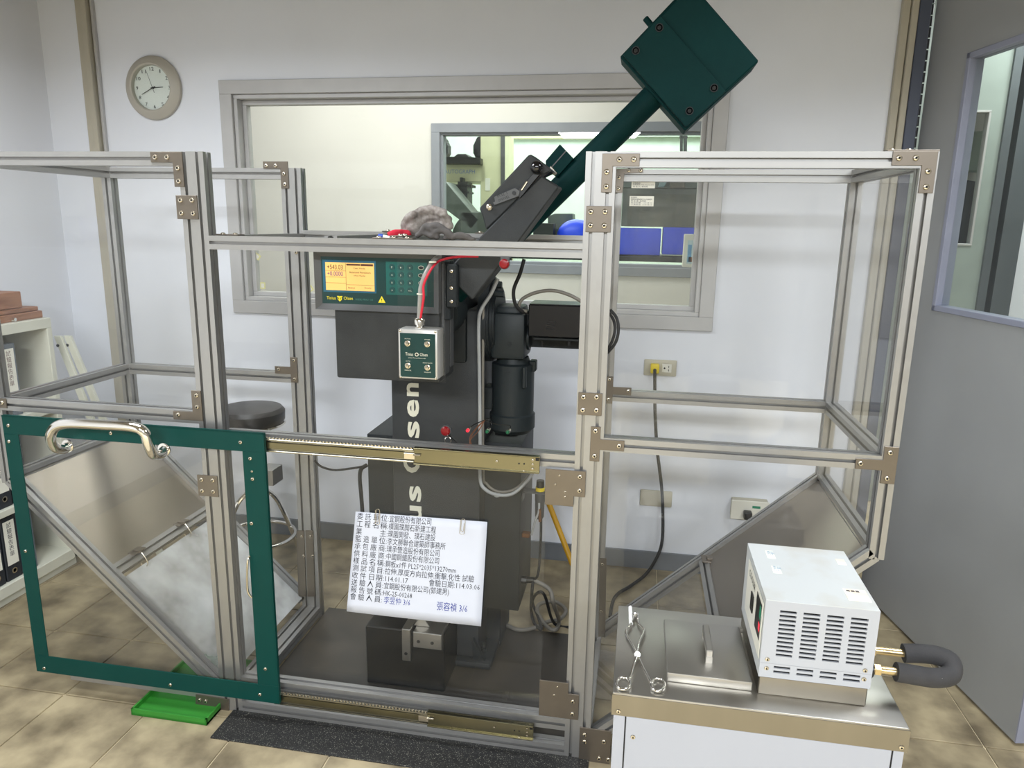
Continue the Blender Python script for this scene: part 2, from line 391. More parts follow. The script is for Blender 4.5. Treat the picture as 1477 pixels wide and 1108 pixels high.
# ------------------------------------------------------------------ doorway on the right
b = B()
struct('trim_5', B().box((1.023, YW-.05, 0), (1.066, YW+.10, 2.72), .003), DOORF)
HX, HY = 1.083, 3.362
EX, EY = 1.291, 2.341
dv = Vector((EX-HX, EY-HY, 0)); dl = dv.length; dv.normalize(); nv = Vector((dv.y, -dv.x, 0))  # nv points to -x (visible face)
if nv.x > 0: nv = -nv
def atdoor(x, y, off=0.):
    d = fwd + RT*((x-W/2)/F_PX) - UP*((y-H/2)/F_PX); p0 = Vector((HX, HY, 0))+nv*off
    return CAM + d*((p0-CAM).dot(nv)/d.dot(nv))
def dcoord(x, y):
    p = atdoor(x, y); return (p-Vector((HX, HY, 0))).dot(dv), p.z
s0, z1 = dcoord(1394, 78); s1, z0 = dcoord(1348, 446); s2, z2 = dcoord(1477, 476)
ws0 = (s0+s1)/2; ws1 = ws0+.62; wz0, wz1 = (z0+z2)/2, z1
def dbox(b, a0, a1, t0, t1, c0, c1, bev=0.):
    O = Vector((HX, HY, 0)); p = [O+dv*a0+nv*t0+Vector((0, 0, c0)), O+dv*a1+nv*t0+Vector((0, 0, c0)), O+dv*a1+nv*t0+Vector((0, 0, c1)), O+dv*a0+nv*t0+Vector((0, 0, c1))]
    b.loft(p, nv*(t1-t0), bev)
b = B()
dbox(b, .015, ws0, -.045, 0, .012, 2.70); dbox(b, ws1, dl, -.045, 0, .012, 2.70)
dbox(b, ws0, ws1, -.045, 0, .012, wz0); dbox(b, ws0, ws1, -.045, 0, wz1, 2.70)
dr = struct('door_1', b, DOORP, smooth=False)
b = B(); e = .022
for q in ((ws0, ws0+e, wz0, wz1), (ws1-e, ws1, wz0, wz1), (ws0, ws1, wz0, wz0+e), (ws0, ws1, wz1-e, wz1)):
    dbox(b, q[0], q[1], -.05, .006, q[2], q[3], .002)
struct('window_frame', b, DOORE, dr)
b = B(); dbox(b, ws0+e, ws1-e, -.025, -.02, wz0+e, wz1-e); struct('glass_pane', b, GLASS, dr, smooth=False)
b = B(); dbox(b, dl, dl+.006, -.045, 0, .012, 2.70); struct('edge_strip', b, DOORE, dr)
b = B()
for k in range(19):
    O = Vector((HX-.006, HY+.004, 1.9+k*.042)); b.cyl(O, O+Vector((0, 0, .036)), .0075, seg=10)
struct('hinge', b, BLACK, dr)
# the second leaf (closed) and the wall beyond it
dg = mat('second_leaf_grey_green', (148, 158, 152), .45)
def wpx(x0, x1, ytop, ybot, Y=3.42):
    return at(x0, ytop, Y=Y), at(x1, ybot, Y=Y)
Yd = 4.6
xs = [at(x, 250, Y=Yd).x for x in (1345, 1392, 1414, 1436, 1448, 1457, 1477)]
zt = at(1400, 162, Y=Yd).z; zb = at(1395, 352, Y=Yd).z
b = B(); wallbits(b, xs[0]-.25, xs[3], 0, 3.0, Yd, Yd+.04, (xs[1]-.01, xs[2], zb, zt))
d2 = struct('door_2', b, dg, smooth=False)
b = B(); frame_ring(b, (xs[1]-.02, xs[2]+.01, zb-.01, zt+.01), .012, Yd-.006, Yd+.046); struct('window_frame', b, ALUD, d2)
struct('glass_pane', B().box((xs[1]-.01, Yd+.018, zb), (xs[2], Yd+.022, zt)), GLASS, d2, smooth=False)
struct('trim_6', B().box((xs[3], Yd-.02, 0), (xs[4], Yd+.06, 3.0)).box((xs[5], Yd-.02, 0), (xs[6]+.03, Yd+.06, 3.0)), mat('dark_jamb', (84, 90, 94), .5), smooth=False)
struct('wall_far_right', B().box((xs[6]+.03, Yd-.01, 0), (3.6, Yd+.1, 3.0)), WALL, smooth=False)
struct('ceiling_lobby', B().box((1.05, YW+.12, 2.99), (3.9, Yd, 2.998)), CEIL, smooth=False)
# things seen through that narrow vision panel
p = at(1404, 215, Y=4.85); t = obj('wall_clock_box', B().box((p.x-.11, p.y, p.z-.13), (p.x+.08, p.y+.05, p.z+.1), .01), mat('pale_green_box', (190, 205, 190), .5)); tag(t, 'pale green wall box seen through the far narrow door pane', 'box')
t = obj('office_chair', B().sph((p.x-.03, p.y-.05, p.z-.42), .22, (1, .35, 1.1)), mat('chair_fabric', (48, 54, 60), .8)); obj('chair_stem', B().cyl((p.x-.03, p.y-.05, 0), (p.x-.03, p.y-.05, p.z-.6), .03), BLACK, t); tag(t, 'dark rounded chair back seen through the far narrow door pane', 'chair')

# ceiling lamps (outside the view, they light the room)
k = 0
for x, y in ((-1.75, 1.7), (1.25, 1.8), (-.4, -1.9), (1.6, -1.9)):
    b = B(); b.box((x-.66, y-.34, 2.67), (x+.66, y+.34, 2.719), .004)
    o = obj('ceiling_lamp', b, CEIL); tag(o, ('recessed ceiling lamp over the left of the cage', 'recessed ceiling lamp over the cooling bath', 'recessed ceiling lamp behind the camera on the left', 'recessed ceiling lamp behind the camera on the right')[k], 'lamp', 'recessed ceiling lamps'); k += 1
# ------------------------------------------------------------------ the guard enclosure of slotted aluminium
EN = thing('guard_enclosure', (-.71, 2.33, 0), 'large aluminium profile safety cage with clear panels around the impact tester', 'safety cage')
# 40 mm T-slot section
def section():
    q = [(.02, .02)]
    h, k = .02, .0045
    one = [(k, h), (k, h-.0025), (.0085, h-.0025), (.0085, h-.006), (.0052, h-.0135), (-.0052, h-.0135), (-.0085, h-.006), (-.0085, h-.0025), (-k, h-.0025), (-k, h)]
    pts = []
    for a in range(4):
        ca, sa = math.cos(a*math.pi/2), math.sin(a*math.pi/2)
        pts.append(((.02)*ca-(.02)*sa, (.02)*sa+(.02)*ca))
        pts += [(x*ca-y*sa, x*sa+y*ca) for x, y in one]
    return pts
SEC = section()
def prof(name, a, b_, up=(0, 0, 1), parent=None, w=1.):
    a = Vector(a); c = Vector(b_); d = (c-a).normalized(); up = Vector(up)
    if abs(d.dot(up)) > .9: up = Vector((0, 1, 0))
    v = (up-d*up.dot(d)).normalized(); u = v.cross(d)
    b = B(); p = [a+u*(x*w)+v*(y*w) for x, y in SEC]
    b.loft(p, c-a)
    return obj(name, b, ALU, parent or EN, smooth=False)
F0, F1 = 2.02, 2.64      # centre planes of front and back profiles
XLo, XLi, XMl, XMr, XRi, XRo = -2.08, -1.325, -1.285, -.14, -.10, .68
ZT, ZM, ZC, ZB = 1.82, 1.04, .775, 1.582
for X in (XLi, XRi):
    for Y in (F0, F1): prof('post', (X, Y, .0), (X, Y, 1.84))
for X in (XMl, XMr):
    for Y in (F0, F1): prof('post', (X, Y, .0), (X, Y, 1.84 if not (X == XMr) else 1.84))
for X in (XLo, XRo):
    for Y in (F0, F1): prof('post', (X, Y, ZC-.012), (X, Y, 1.84))
for (xa, xb) in ((XLo+.02, XLi-.02), (XRi+.02, XRo-.02)):
    for Y in (F0, F1):
        prof('rail', (xa, Y, ZT), (xb, Y, ZT)); prof('rail', (xa, Y, ZM), (xb, Y, ZM))
for X in (XLo, XRo):
    for z in (ZT, ZM, ZC): prof('rail', (X, F0+.02, z), (X, F1-.02, z))
for X in (XLi, XRi, XMl, XMr): prof('rail', (X, F0+.02, .03), (X, F1-.02, .03))
prof('rail', (XMl, F0+.02, ZB), (XMl, F1-.02, ZB))
prof('top_beam', (XMl+.02, F0, ZB), (XMr-.02, F0, ZB)); prof('top_beam', (XMl+.02, F1, ZB+.012), (XMr-.02, F1, ZB+.012))
prof('top_beam', (-.90, F0+.02, ZB+.006), (-.90, F1-.02, ZB+.006)); prof('top_beam', (-.70, F0+.02, ZB+.006), (-.70, F1-.02, ZB+.006))
prof('rail', (XMl+.02, F0+.005, .985-.005), (XMr-.02, F0+.005, .985-.005))
prof('rail', (XMl+.02, F0+.003, .112), (XMr-.02, F0+.003, .112)); prof('rail', (XMl+.02, F0, .02), (XMr-.02, F0, .02))
dsl = .014
for Y in (F0, F1):
    prof('diagonal_brace', (XRo-.005, Y, ZC-.0), (XRi+.02, Y, .07)); prof('diagonal_brace', (XLo+.005, Y, ZC), (XLi-.02, Y, .07))
def slz(x, right): return ZC+((XRo-x) if right else (x-XLo))*-(ZC-.07)/(.76 if right else .735)
xr, xl = .30, -1.745
prof('rail', (xr, F0+.02, slz(xr, 1)-.005), (xr, F1-.02, slz(xr, 1)-.005), up=(-.68, 0, .73)); prof('rail', (xl, F0+.02, slz(xl, 0)-.005), (xl, F1-.02, slz(xl, 0)-.005), up=(.68, 0, .73))

# clear panels
def panel(name, m, a, b_): return obj(name, B().box(a, b_), m, EN, smooth=False)
for (xa, xb) in ((XLo+.02, XLi-.02), (XRi+.02, XRo-.02)):
    for Y in (F0+.004, F1-.004): panel('acrylic_panel', ACR, (xa, Y-.002, ZM+.02), (xb, Y+.002, ZT-.02))
for X in (XLo, XRo):
    panel('acrylic_panel', ACR, (X-.002, F0+.02, ZM+.02), (X+.002, F1-.02, ZT-.02)); panel('acrylic_panel', ACR, (X-.002, F0+.02, ZC+.02), (X+.002, F1-.02, ZM-.02))
for right in (0, 1):
    xo, xi = ((XRo-.02, XRi+.02) if right else (XLo+.02, XLi-.02)); zo = slz(xo, right)+.03; zi = .07+.03
    for Y in (F0, F1): obj('acrylic_panel', B().loft([(xo, Y, zo), (xo, Y, ZM-.02), (xi, Y, ZM-.02), (xi, Y, zi)], (0, .003, 0)), ACR, EN, smooth=False)
    # the sloping floor of the wing: sheet steel above the cross rail, plastic below it
    xm = xr if right else xl; sg = -1 if right else 1
    def sp(x, dz): return (x, slz(x, right)+dz)
    xa, za = sp(xo+.01*(1 if right else -1), .010); xb, zb_ = sp(xm-sg*.0, .012)
    obj('sloping_sheet', B().loft([(xa, F0+.021, za), (xb, F0+.021, zb_), (xb, F1-.021, zb_), (xa, F1-.021, za)], (0, 0, .002)), SLOPE, EN, smooth=False)
    xa, za = sp(xm+sg*.03, .0); xb, zb_ = sp(xi, .012)
    obj('sloping_sheet', B().loft([(xa, F0+.021, za), (xb, F0+.021, zb_), (xb, F1-.021, zb_), (xa, F1-.021, za)], (0, 0, .002)), ACR if right else ACRW, EN, smooth=False, label='clear lower sheet' if right else 'milky lower sheet')
    if not right:
        prof('rail', (-1.93, F0, .054), (xi-.0, F0, .054))
    # hanging clips with wire hooks on the cross rail
    for y in (F0+.14, F0+.40) if not right else (F1-.05,):
        zz = slz(xm, right)
        c = obj('panel_clip', B().box((xm-.022, y-.03, zz+.018), (xm+.022, y+.03, zz+.024), .002).box((xm-.004, y-.012, zz+.02), (xm+.028, y+.012, zz+.03), .002), PLATE, EN)
        obj('wire_hook', B().tube([(xm+.02, y, zz+.02), (xm+.035, y, zz+.0), (xm+.045, y, zz-.025), (xm+.03, y, zz-.04), (xm+.018, y, zz-.028)], .0022, 6), BOLT, c)
# centre front panel that the paper is fixed to, and the small sheet that carries the push button box
p0 = at(783, 680, Y=2.045)
panel('acrylic_panel', ACR, (-.245-.40-.62, 2.0435, .13), (-.245, 2.0475, .955))
a_, c_ = at(573, 400, Y=2.045), at(643, 552, Y=2.045)
panel('acrylic_panel', ACR, (a_.x, 2.043, c_.z), (c_.x, 2.047, 1.562))

# button-head bolt
bb = B().lathe([(.0, 0), (.0075, 0), (.0075, .0012), (.0062, .0035), (.0035, .0046), (.003, .0046), (.0028, .0030), (0, .0030)], (0, 0, 0), (0, -1, 0), 16)
me = bpy.data.meshes.new('bolt'); bmesh.ops.recalc_face_normals(bb.bm, faces=bb.bm.faces[:]); bb.bm.to_mesh(me); bb.bm.free(); me.materials.append(BOLT); me.materials.append(DARK)
for p in me.polygons:
    p.use_smooth = True
    if all(math.hypot(me.vertices[v].co.x, me.vertices[v].co.z) < .00305 for v in p.vertices): p.material_index = 1
me.set_sharp_from_angle(angle=.6)
def bolt(loc, parent, rot=None, s=1.):
    o = bpy.data.objects.new('bolt', me); o.location = loc
    if rot is not None: o.rotation_euler = rot
    o.scale = (s, s, s); link(o, parent); return o
BOLTME = me
def plate(px, holes, Y=2.0, name='connector_plate', parent=None, m=PLATE, s=1., th=.004, rivets=(), snap=True):
    b = B(); pts = [at(x, y, Y=Y) for x, y in px]
    # snap nearly equal coordinates so that plates are square
    for i in (0, 2):
        vals = sorted(p[i] for p in pts); groups = []
        for v in vals:
            if groups and v-groups[-1][-1] < .011: groups[-1].append(v)
            else: groups.append([v])
        mean = {}
        for g in groups:
            for v in g: mean[v] = sum(g)/len(g)
        if snap:
            for p in pts: p[i] = mean[p[i]]
    b.loft(pts, (0, -th, 0), .0006)
    o = obj(name, b, m, parent or EN)
    for x, y in holes:
        p = at(x, y, Y=Y-th); bolt(p, o, s=s)
    for x, y in rivets:
        p = at(x, y, Y=Y-th); bolt(p, o, s=.45)
    return o
plate([(868.5, 221.7), (922.7, 221.7), (922.7, 240), (884, 240), (882.5, 277.6), (867.5, 277.6)], [(893.5, 230), (914, 230), (875, 248), (874.4, 269)])
plate([(845.5, 297), (882.5, 297.5), (881, 335), (845, 335)], [(852, 305.5), (872.6, 305.5), (851.5, 325), (871.5, 325.5)])
plate([(834, 566), (869, 567), (868, 599.5), (834, 598)], [(841.5, 573), (860.5, 573), (840.5, 591.5), (860, 592)])
plate([(852, 615), (867, 615.5), (866, 634), (901, 635), (900, 650.5), (865, 649), (864, 665), (851, 665)], [(859, 622), (893, 643.5), (857.5, 658)])
plate([(1275, 644), (1295, 644.5), (1291, 698), (1270, 697), (1271, 678), (1233, 676), (1234, 661), (1273, 663)], [(1284, 653), (1241, 668.5), (1279, 690)])
plate([(1286.7, 218.3), (1353.8, 218.3), (1344, 278.6), (1325, 278.6), (1328, 238.7), (1286.7, 238.7)], [(1296.8, 227.8), (1321, 227.8), (1338.7, 247), (1335.7, 269.6)])
plate([(218, 219), (263.4, 219), (266.8, 269.8), (253, 269.8), (250, 235), (218, 234)], [(224, 227), (241, 227), (256.5, 242.6), (258, 261.5)])
plate([(254, 281.6), (284.5, 282), (286.7, 316.5), (257, 316)], [(260.5, 289), (277, 289), (262, 307.5), (279, 308)])
plate([(277, 563), (290.5, 563.5), (293, 606.6), (251, 605), (251, 593), (278, 593.5)], [(283.5, 570.5), (284.5, 587), (257, 598.5)])
plate([(285.4, 685), (314, 686), (315.5, 716.3), (287, 715)], [(291, 692), (307, 693), (292, 708), (308, 709)])
plate([(283, 1001), (331, 1008), (331, 1026), (283, 1019)], [(288, 1010), (297, 1012)], snap=False)
plate([(-6, 574), (10, 574.5), (10, 588), (-6, 588)], [(3, 581)])
# larger plates that carry the slides
plate([(786, 676.5), (845, 679), (844, 716.5), (827.5, 716), (827, 730), (787, 727.5)], [(836.6, 688), (836, 708)], Y=1.994, name='slide_bracket', rivets=[(807, 686), (801, 699), (815, 710), (815, 717)])
plate([(778, 980), (820, 985), (820, 1000), (835, 1002), (834, 1040), (778, 1029)], [(826, 1012), (825.5, 1030)], Y=1.994, name='slide_bracket', rivets=[(804, 991), (799, 1003)])
plate([(836, 1050), (881, 1052), (880, 1103), (835, 1099)], [(843, 1060), (843, 1070), (871, 1070), (864, 1094), (877, 1096)], name='foot_plate')
# back frame plates
plate([(380, 233), (415.7, 233), (417, 272), (406, 272), (405, 243.7), (380, 243)], [(384, 239), (397.5, 239), (409.5, 251), (411, 266)], Y=2.62, s=.95)
plate([(419, 515), (429, 515.5), (430, 552), (420, 551.5), (420, 540), (397, 538), (397, 528), (419, 529)], [(424, 520), (402, 533), (425, 547)], Y=2.62, s=.95)
plate([(889, 243.7), (927.7, 243), (927.7, 249), (900.7, 250.5), (898, 278), (886.5, 278)], [(907, 245.5), (924, 245.5), (893, 256), (892, 272)], Y=2.62, s=.9, snap=False)
plate([(873, 543), (884.6, 543), (884.6, 558), (910.7, 559), (910.7, 570), (884, 569), (883, 582), (872, 582)], [(879, 547.5), (906, 564), (877.5, 576)], Y=2.62, s=.9)
for x in (433, 446):
    plate([(x-5, 765), (x+6, 765), (x+9, 860), (x-2, 860)], [(x+2, 774), (x+5, 802)], Y=2.62, s=.9, snap=False)
plate([(865, 805), (875, 805), (873, 918), (863, 918)], [(869, 814), (867, 882)], Y=2.62, s=.9, snap=False)
# plates lying on top of the frames, bolts upright
def topplate(x0, x1, y0, y1, z, holes):
    o = obj('connector_plate', B().box((x0, y0, z), (x1, y1, z+.004), .0008), PLATE, EN)
    for x, y in holes: bolt((x, y, z+.004), o, rot=(-math.pi/2, 0, 0))
for X, s in ((XRo, 1), (XLo, -1)):
    topplate(min(X+.02*s, X-.10*s), max(X+.02*s, X-.10*s), F0-.02, F0+.02, ZT+.02, [(X-.085*s, F0), (X-.045*s, F0)])
    topplate(X-.02, X+.02, F0+.021, F0+.10, ZT+.02, [(X, F0+.05), (X, F0+.08)])
topplate(XMl+.0, XMl+.09, F0+.02, F0+.06, ZB+.02, [(XMl+.03, F0+.04), (XMl+.07, F0+.04)])
topplate(-.95, -.85, F1-.03, F1+.015, ZB+.032, [(-.935, F1-.005), (-.90, F1-.005), (-.865, F1-.005)])
topplate(-.72, -.68, F0+.02, F0+.12, ZB+.026, [(-.70, F0+.06), (-.70, F0+.1)])
topplate(-.76, -.64, F0-.015, F0+.02, ZB+.02, [(-.745, F0), (-.70, F0), (-.66, F0)])
topplate(-.60, -.45, F1-.02, F1+.02, ZB+.032, [(-.585, F1), (-.53, F1), (-.47, F1)])
for z in (1.80, 1.74): 
    bolt((XRo+.02, F0, z), EN, rot=(0, 0, math.pi/2)); bolt((XRo+.02, F0, z-.77), EN, rot=(0, 0, math.pi/2))
bolt(at(427, 364, Y=2.62), EN)

# telescopic slides
def slide(zc, xL, xmid, xR, h=.052):
    y0 = 1.972
    b = B(); b.box((xmid, y0, zc-h/2), (xR, y0+.004, zc+h/2), .001).box((xmid, y0-.006, zc+h/2-.004), (xR, y0+.012, zc+h/2), .001).box((xmid, y0-.006, zc-h/2), (xR, y0+.012, zc-h/2+.004), .001)
    o = obj('slide_rail', b, ZINC, EN)
    b = B(); b.box((xL, y0+.004, zc-h*.36), (xmid+.05, y0+.008, zc+h*.36)).box((xL, y0-.004, zc+h*.36-.003), (xmid+.0, y0+.010, zc+h*.36+.002), .001).box((xL, y0-.004, zc-h*.36-.002), (xmid, y0+.010, zc-h*.36+.003), .001)
    i = obj('slide_rail', b, ZINCB, EN, label='bright inner slide')
    b = B(); b.box((xL, y0-.001, zc-h*.2), (xmid-.03, y0+.004, zc+h*.2), .001); obj('slide_member', b, ZINC, i)
    b = B()
    n = int((xmid-xL)/.011)
    for k in range(n): b.cyl((xL+.008+k*.011, y0-.002, zc+h*.36+.0045), (xL+.008+k*.011, y0+.004, zc+h*.36+.0045), .0028, seg=6)
    obj('ball_row', b, BOLT, i, kind='stuff')
    for x, dz in ((xR-.02, 0), (xR-.02, .013), (xR-.02, -.013), (xR-.125, 0.002), (xR-.045, -h/2+.003)):
        bolt((x, y0-.001, zc+dz), o, s=.5)
    b = B()
    for x in (xR-.045, xR-.06): b.cyl((x, y0-.0008, zc), (x, y0+.001, zc), .0025, seg=10)
    b.box((xR-.012, y0-.0015, zc+.012), (xR-.002, y0, zc+.02))
    obj('slot_hole', b, DARK, o)
    b = B().box((xmid-.03, y0-.003, zc-.011), (xmid+.004, y0+.004, zc+.008), .001).cyl((xmid-.0, y0-.004, zc+.004), (xmid+.022, y0-.004, zc+.005), .0035, seg=8)
    obj('slide_catch', b, BOLT, o)
slide(.975, -1.155, -.634, -.258); slide(.093, -1.13, -.60, -.256)

# sliding door, pushed to the left over the left wing
DY = 1.955
DR = obj('sliding_door', B().box((-2.02, DY, .955), (-1.104, DY+.004, 1.017), .0008).box((-2.02, DY, .085), (-1.104, DY+.004, .150), .0008)
         .box((-2.02, DY, .150), (-1.966, DY+.004, .955), .0008).box((-1.176, DY, .150), (-1.104, DY+.004, .955), .0008)
         .box((-2.02, DY, 1.013), (-1.104, DY+.012, 1.017)).box((-1.106, DY, .085), (-1.102, DY+.012, 1.017)), DGREEN, EN, smooth=False, label='teal green sliding door frame')
obj('door_pane', B().box((-2.01, DY+.006, .10), (-1.112, DY+.010, 1.005)), ACR, DR, smooth=False)
for x, y in ((12, 614), (13, 637), (347, 638), (361, 661.5), (363.5, 680), (364.5, 691), (160, 625), (37, 795), (363, 755), (64, 964), (246, 988), (383, 965), (375, 1002)):
    bolt(at(x, y, Y=DY), DR, s=.8 if y != 680 else .5)
hb = B(); hp = [at(x, y, Y=Y) for x, y, Y in ((99, 643, 1.955), (91, 648, 1.925), (79, 645, 1.895), (73, 630, 1.87), (80, 616, 1.86), (100, 611, 1.858), (150, 613, 1.858), (192, 616, 1.858), (208, 624, 1.862), (214, 640, 1.87), (221, 655, 1.89), (231, 656, 1.925), (238, 648, 1.955))]
hb.tube(hp, .0155, 18); obj('door_handle', hb, CHROME, DR, ang=80)
hb = B()
for q in (hp[0], hp[-1]): hb.cyl(q+Vector((0, -.008, 0)), q+Vector((0, 0, 0)), .021, seg=24, bev=.002)
obj('handle_rose', hb, CHROME, DR)
# latch hook on the door's edge
obj('door_latch', B().tube([at(360, 802, Y=1.95), at(357, 812, Y=1.94), at(357, 850, Y=1.94), at(363, 862, Y=1.945)], .0035, 8), BOLT, DR)
obj('profile_stub', B().box((at(381, 672, Y=2.2).x, 2.16, at(381, 694, Y=2.2).z), (at(401, 672, Y=2.2).x, 2.23, at(381, 672, Y=2.2).z), .001), ALU, EN)

# indicator lamps and their little wires
def lamp(px, py, Y, r, m, parent, name='indicator_lamp', up=None):
    c = at(px, py, Y=Y)
    o = obj(name, B().lathe([(0, 0), (r*.9, 0), (r*.9, .02), (r*1.15, .02), (r*1.15, .0245), (0, .0245)], c+Vector((0, .02, 0)), (0, -1, 0), 18), BOLT if r < .008 else GREYL, parent)
    obj('lamp_lens', B().lathe([(r, .0), (r, .006), (r*.75, .010), (0, .0115)], c+Vector((0, -.0045, 0)), (0, -1, 0), 18), m, o); return c
c = lamp(728, 380.5, 2.0, .0135, RED, EN)
obj('lamp_bracket', B().box((c.x-.012, 2.0, c.z+.008), (c.x+.012, 2.02, 1.563)), GREYL, EN)
c1 = lamp(643.5, 621, 2.07, .0145, RED, EN)
c2 = lamp(675.5, 620, 2.10, .0055, LEDR, EN); c3 = lamp(703.5, 621.5, 2.16, .006, LEDG, EN); c4 = lamp(733, 622.5, 2.16, .006, LEDG, EN)
hub_ = at(699, 606, Y=2.2)
b = B().tube([c2+Vector((0, .03, 0)), at(685, 612, Y=2.15), hub_], .0016, 6).tube([c3+Vector((0, .03, 0)), at(709, 612, Y=2.2), at(706, 604, Y=2.2), hub_], .0016, 6).tube([c4+Vector((0, .03, 0)), at(735, 614, Y=2.2), at(715, 612, Y=2.2), hub_], .0016, 6)
obj('sensor_wire', b, BLACK, EN)
obj('sensor_wire', B().tube([hub_, at(687, 618, Y=2.18), at(678, 632, Y=2.12), at(681, 645, Y=2.08)], .0028, 6).tube([hub_, at(690, 622, Y=2.18), at(679, 634, Y=2.12), at(678, 646, Y=2.08)], .002, 6), COPPER, EN, label='copper coloured sensor wires')
obj('sensor_wire', B().tube([c1+Vector((0, .02, 0)), at(650, 631, Y=2.07), at(659, 640, Y=2.06)], .0035, 6), BLACK, EN)
obj('key_ring', B().tube([at(646+4.5*math.cos(a), 635+4.5*math.sin(a), Y=2.06) for a in [k*math.pi/5 for k in range(11)]], .0015, 6), CHROME, EN)
obj('wire_loop', B().tube([at(880, 447, Y=2.03), at(889, 458, Y=2.02), at(892, 475, Y=2.01), at(888, 494, Y=2.01), at(876, 509, Y=2.02)], .0045, 8).tube([at(879, 452, Y=2.03), at(885, 462, Y=2.02), at(887, 476, Y=2.01), at(883, 492, Y=2.01), at(875, 506, Y=2.02)], .004, 8), RUBBER, EN)
# ------------------------------------------------------------------ floor plates under the tester
t = obj('floor_pad', B().box((-1.30, 1.86, -.005), (-.08, 2.044, .004), .001), GRANITE); t['kind'] = 'structure'; t.name = 'trim_7'
t = obj('trim_8', B().box((-1.262, 2.045, -.004), (-.162, 2.70, .006), .001), PADM); t['kind'] = 'structure'

# ------------------------------------------------------------------ the pendulum impact tester
TE = thing('impact_tester', (-.69, 2.5, 0), 'tall grey pendulum impact tester with raised dark green hammer inside the cage', 'testing machine')
cl, cr_ = at(565, 640, Y=2.42).x, at(693, 640, Y=2.42).x
obj('column', B().box((cl, 2.42, .02), (cr_, 2.74, 1.36), .012, 2), GREYM, TE)
fx = at(716, 938, Z=.03).x
obj('foot', B().box((cl-.05, 2.385, .006), (fx, 2.72, .035), .012, 2).loft([(cr_-.02, 2.40, .03), (cr_+.03, 2.40, .03), (cr_-.02, 2.40, .12)], (0, .02, 0)), GREYM2, TE)
for x, y in ((697, 937), (710, 903)):
    p = at(x, y, Z=.04); obj('anchor_bolt', B().cyl((p.x, p.y, .03), (p.x, p.y, .05), .016, seg=6).cyl((p.x, p.y, .05), (p.x, p.y, .07), .009, seg=14), MOTOR, TE)
bx0, bx1 = at(530, 662, Y=2.5).x, at(752, 673, Y=2.5).x
obj('lower_cabinet', B().box((bx0, 2.5, .2), (bx1, 2.80, .868), .004, 2), GREYM2, TE)
obj('cabinet_foot', B().box((bx0+.08, 2.56, .0), (bx1-.08, 2.76, .21), .004), GREYM2, TE)
p = at(733, 631, Y=2.66); obj('motor_stop', B().box((p.x-.04, 2.6, .868), (p.x+.045, 2.68, .876)).box((p.x-.02, 2.62, .876), (p.x+.025, 2.66, .892)), BLACK, TE)
# head: front housing and rear housing
hx0, hx1 = at(484, 500, Y=2.12).x, at(634, 500, Y=2.12).x; hz0, hz1 = at(560, 549, Y=2.12).z, at(560, 448, Y=2.12).z
obj('head_housing', B().box((hx0, 2.12, hz0), (hx1, 2.29, hz1+.16), .006, 2), GREYM, TE)
obj('head_housing', B().box((hx0+.05, 2.405, hz0+.01), (hx1+.015, 2.76, hz1+.17), .012, 2), GREYM2, TE, label='darker rear head housing')
obj('bearing_hub', B().cyl(((hx0+hx1)/2+.1, 2.28, 1.36), ((hx0+hx1)/2+.1, 2.42, 1.36), .085, seg=32), MOTOR, TE)
obj('side_plate', B().box((hx1, 2.14, hz0+.02), (hx1+.01, 2.2, hz1+.15), .002).box((hx1+.0, 2.23, hz0+.03), (hx1+.006, 2.27, hz1+.15), .002), GREYL, TE)
b = B().box((hx1+.02, 2.12, 1.40), (hx1+.055, 2.15, 1.53), .004).box((hx1+.005, 2.14, 1.36), (hx1+.03, 2.17, 1.54), .003); o = obj('side_bracket', b, GREYM2, TE)
for z in (1.42, 1.46, 1.51): bolt((hx1+.038, 2.119, z), o, s=.8)
# control panel
Yc = 2.10
A = at(453, 363, Y=Yc); D = at(633.5, 452.5, Y=Yc); cx0, cx1, cz0, cz1 = A.x, D.x, D.z, at(453, 361, Y=Yc).z
b = B()
b.box((cx0+.01, Yc+.012, cz0+.006), (cx1-.004, 2.30, cz1-.004), .004)
CP = obj('control_panel', b, GREYM2, TE)
b = B(); w = .018
for q in (((cx0, cz0), (cx1, cz0), (cx1-w, cz0+w), (cx0+w, cz0+w)), ((cx1, cz0), (cx1, cz1), (cx1-w, cz1-w), (cx1-w, cz0+w)), ((cx1, cz1), (cx0, cz1), (cx0+w, cz1-w), (cx1-w, cz1-w)), ((cx0, cz1), (cx0, cz0), (cx0+w, cz0+w), (cx0+w, cz1-w))):
    vs = []
    for i, (x, z) in enumerate(q): vs.append(b.bm.verts.new((x, Yc-.006 if i < 2 else Yc+.006, z)))
    wk = [b.bm.verts.new((v.co.x, Yc+.022, v.co.z)) for v in vs]
    b.bm.faces.new(vs); b.bm.faces.new(wk[::-1])
    for i in range(4): b.bm.faces.new((vs[i], wk[i], wk[(i+1) % 4], vs[(i+1) % 4]))
obj('bezel', b, GREYL, CP, smooth=False)
Yf = Yc+.006
obj('faceplate', B().box((cx0+w, Yf, cz0+w), (cx1-w, Yf+.004, cz1-w)), PGREEN, CP, smooth=False)
def rect(px0, py0, px1, py1, Y): 
    a = at(px0, (py0+py1)/2, Y=Y); c = at(px1, (py0+py1)/2, Y=Y); m_ = (px0+px1)/2
    return a.x, c.x, at(m_, py1, Y=Y).z, at(m_, py0, Y=Y).z
def slab(name, q, Y, th, m, parent, bev=0.):
    x0, x1, z0, z1 = q; return obj(name, B().box((x0, Y-th, z0), (x1, Y, z1), bev), m, parent, smooth=False)
slab('screen_border', rect(466, 375.5, 542.5, 422, Yf), Yf, .0008, LCDB, CP)
scq = rect(470, 379, 540, 419.3, Yf); slab('screen', scq, Yf-.0008, .0006, LCD, CP)
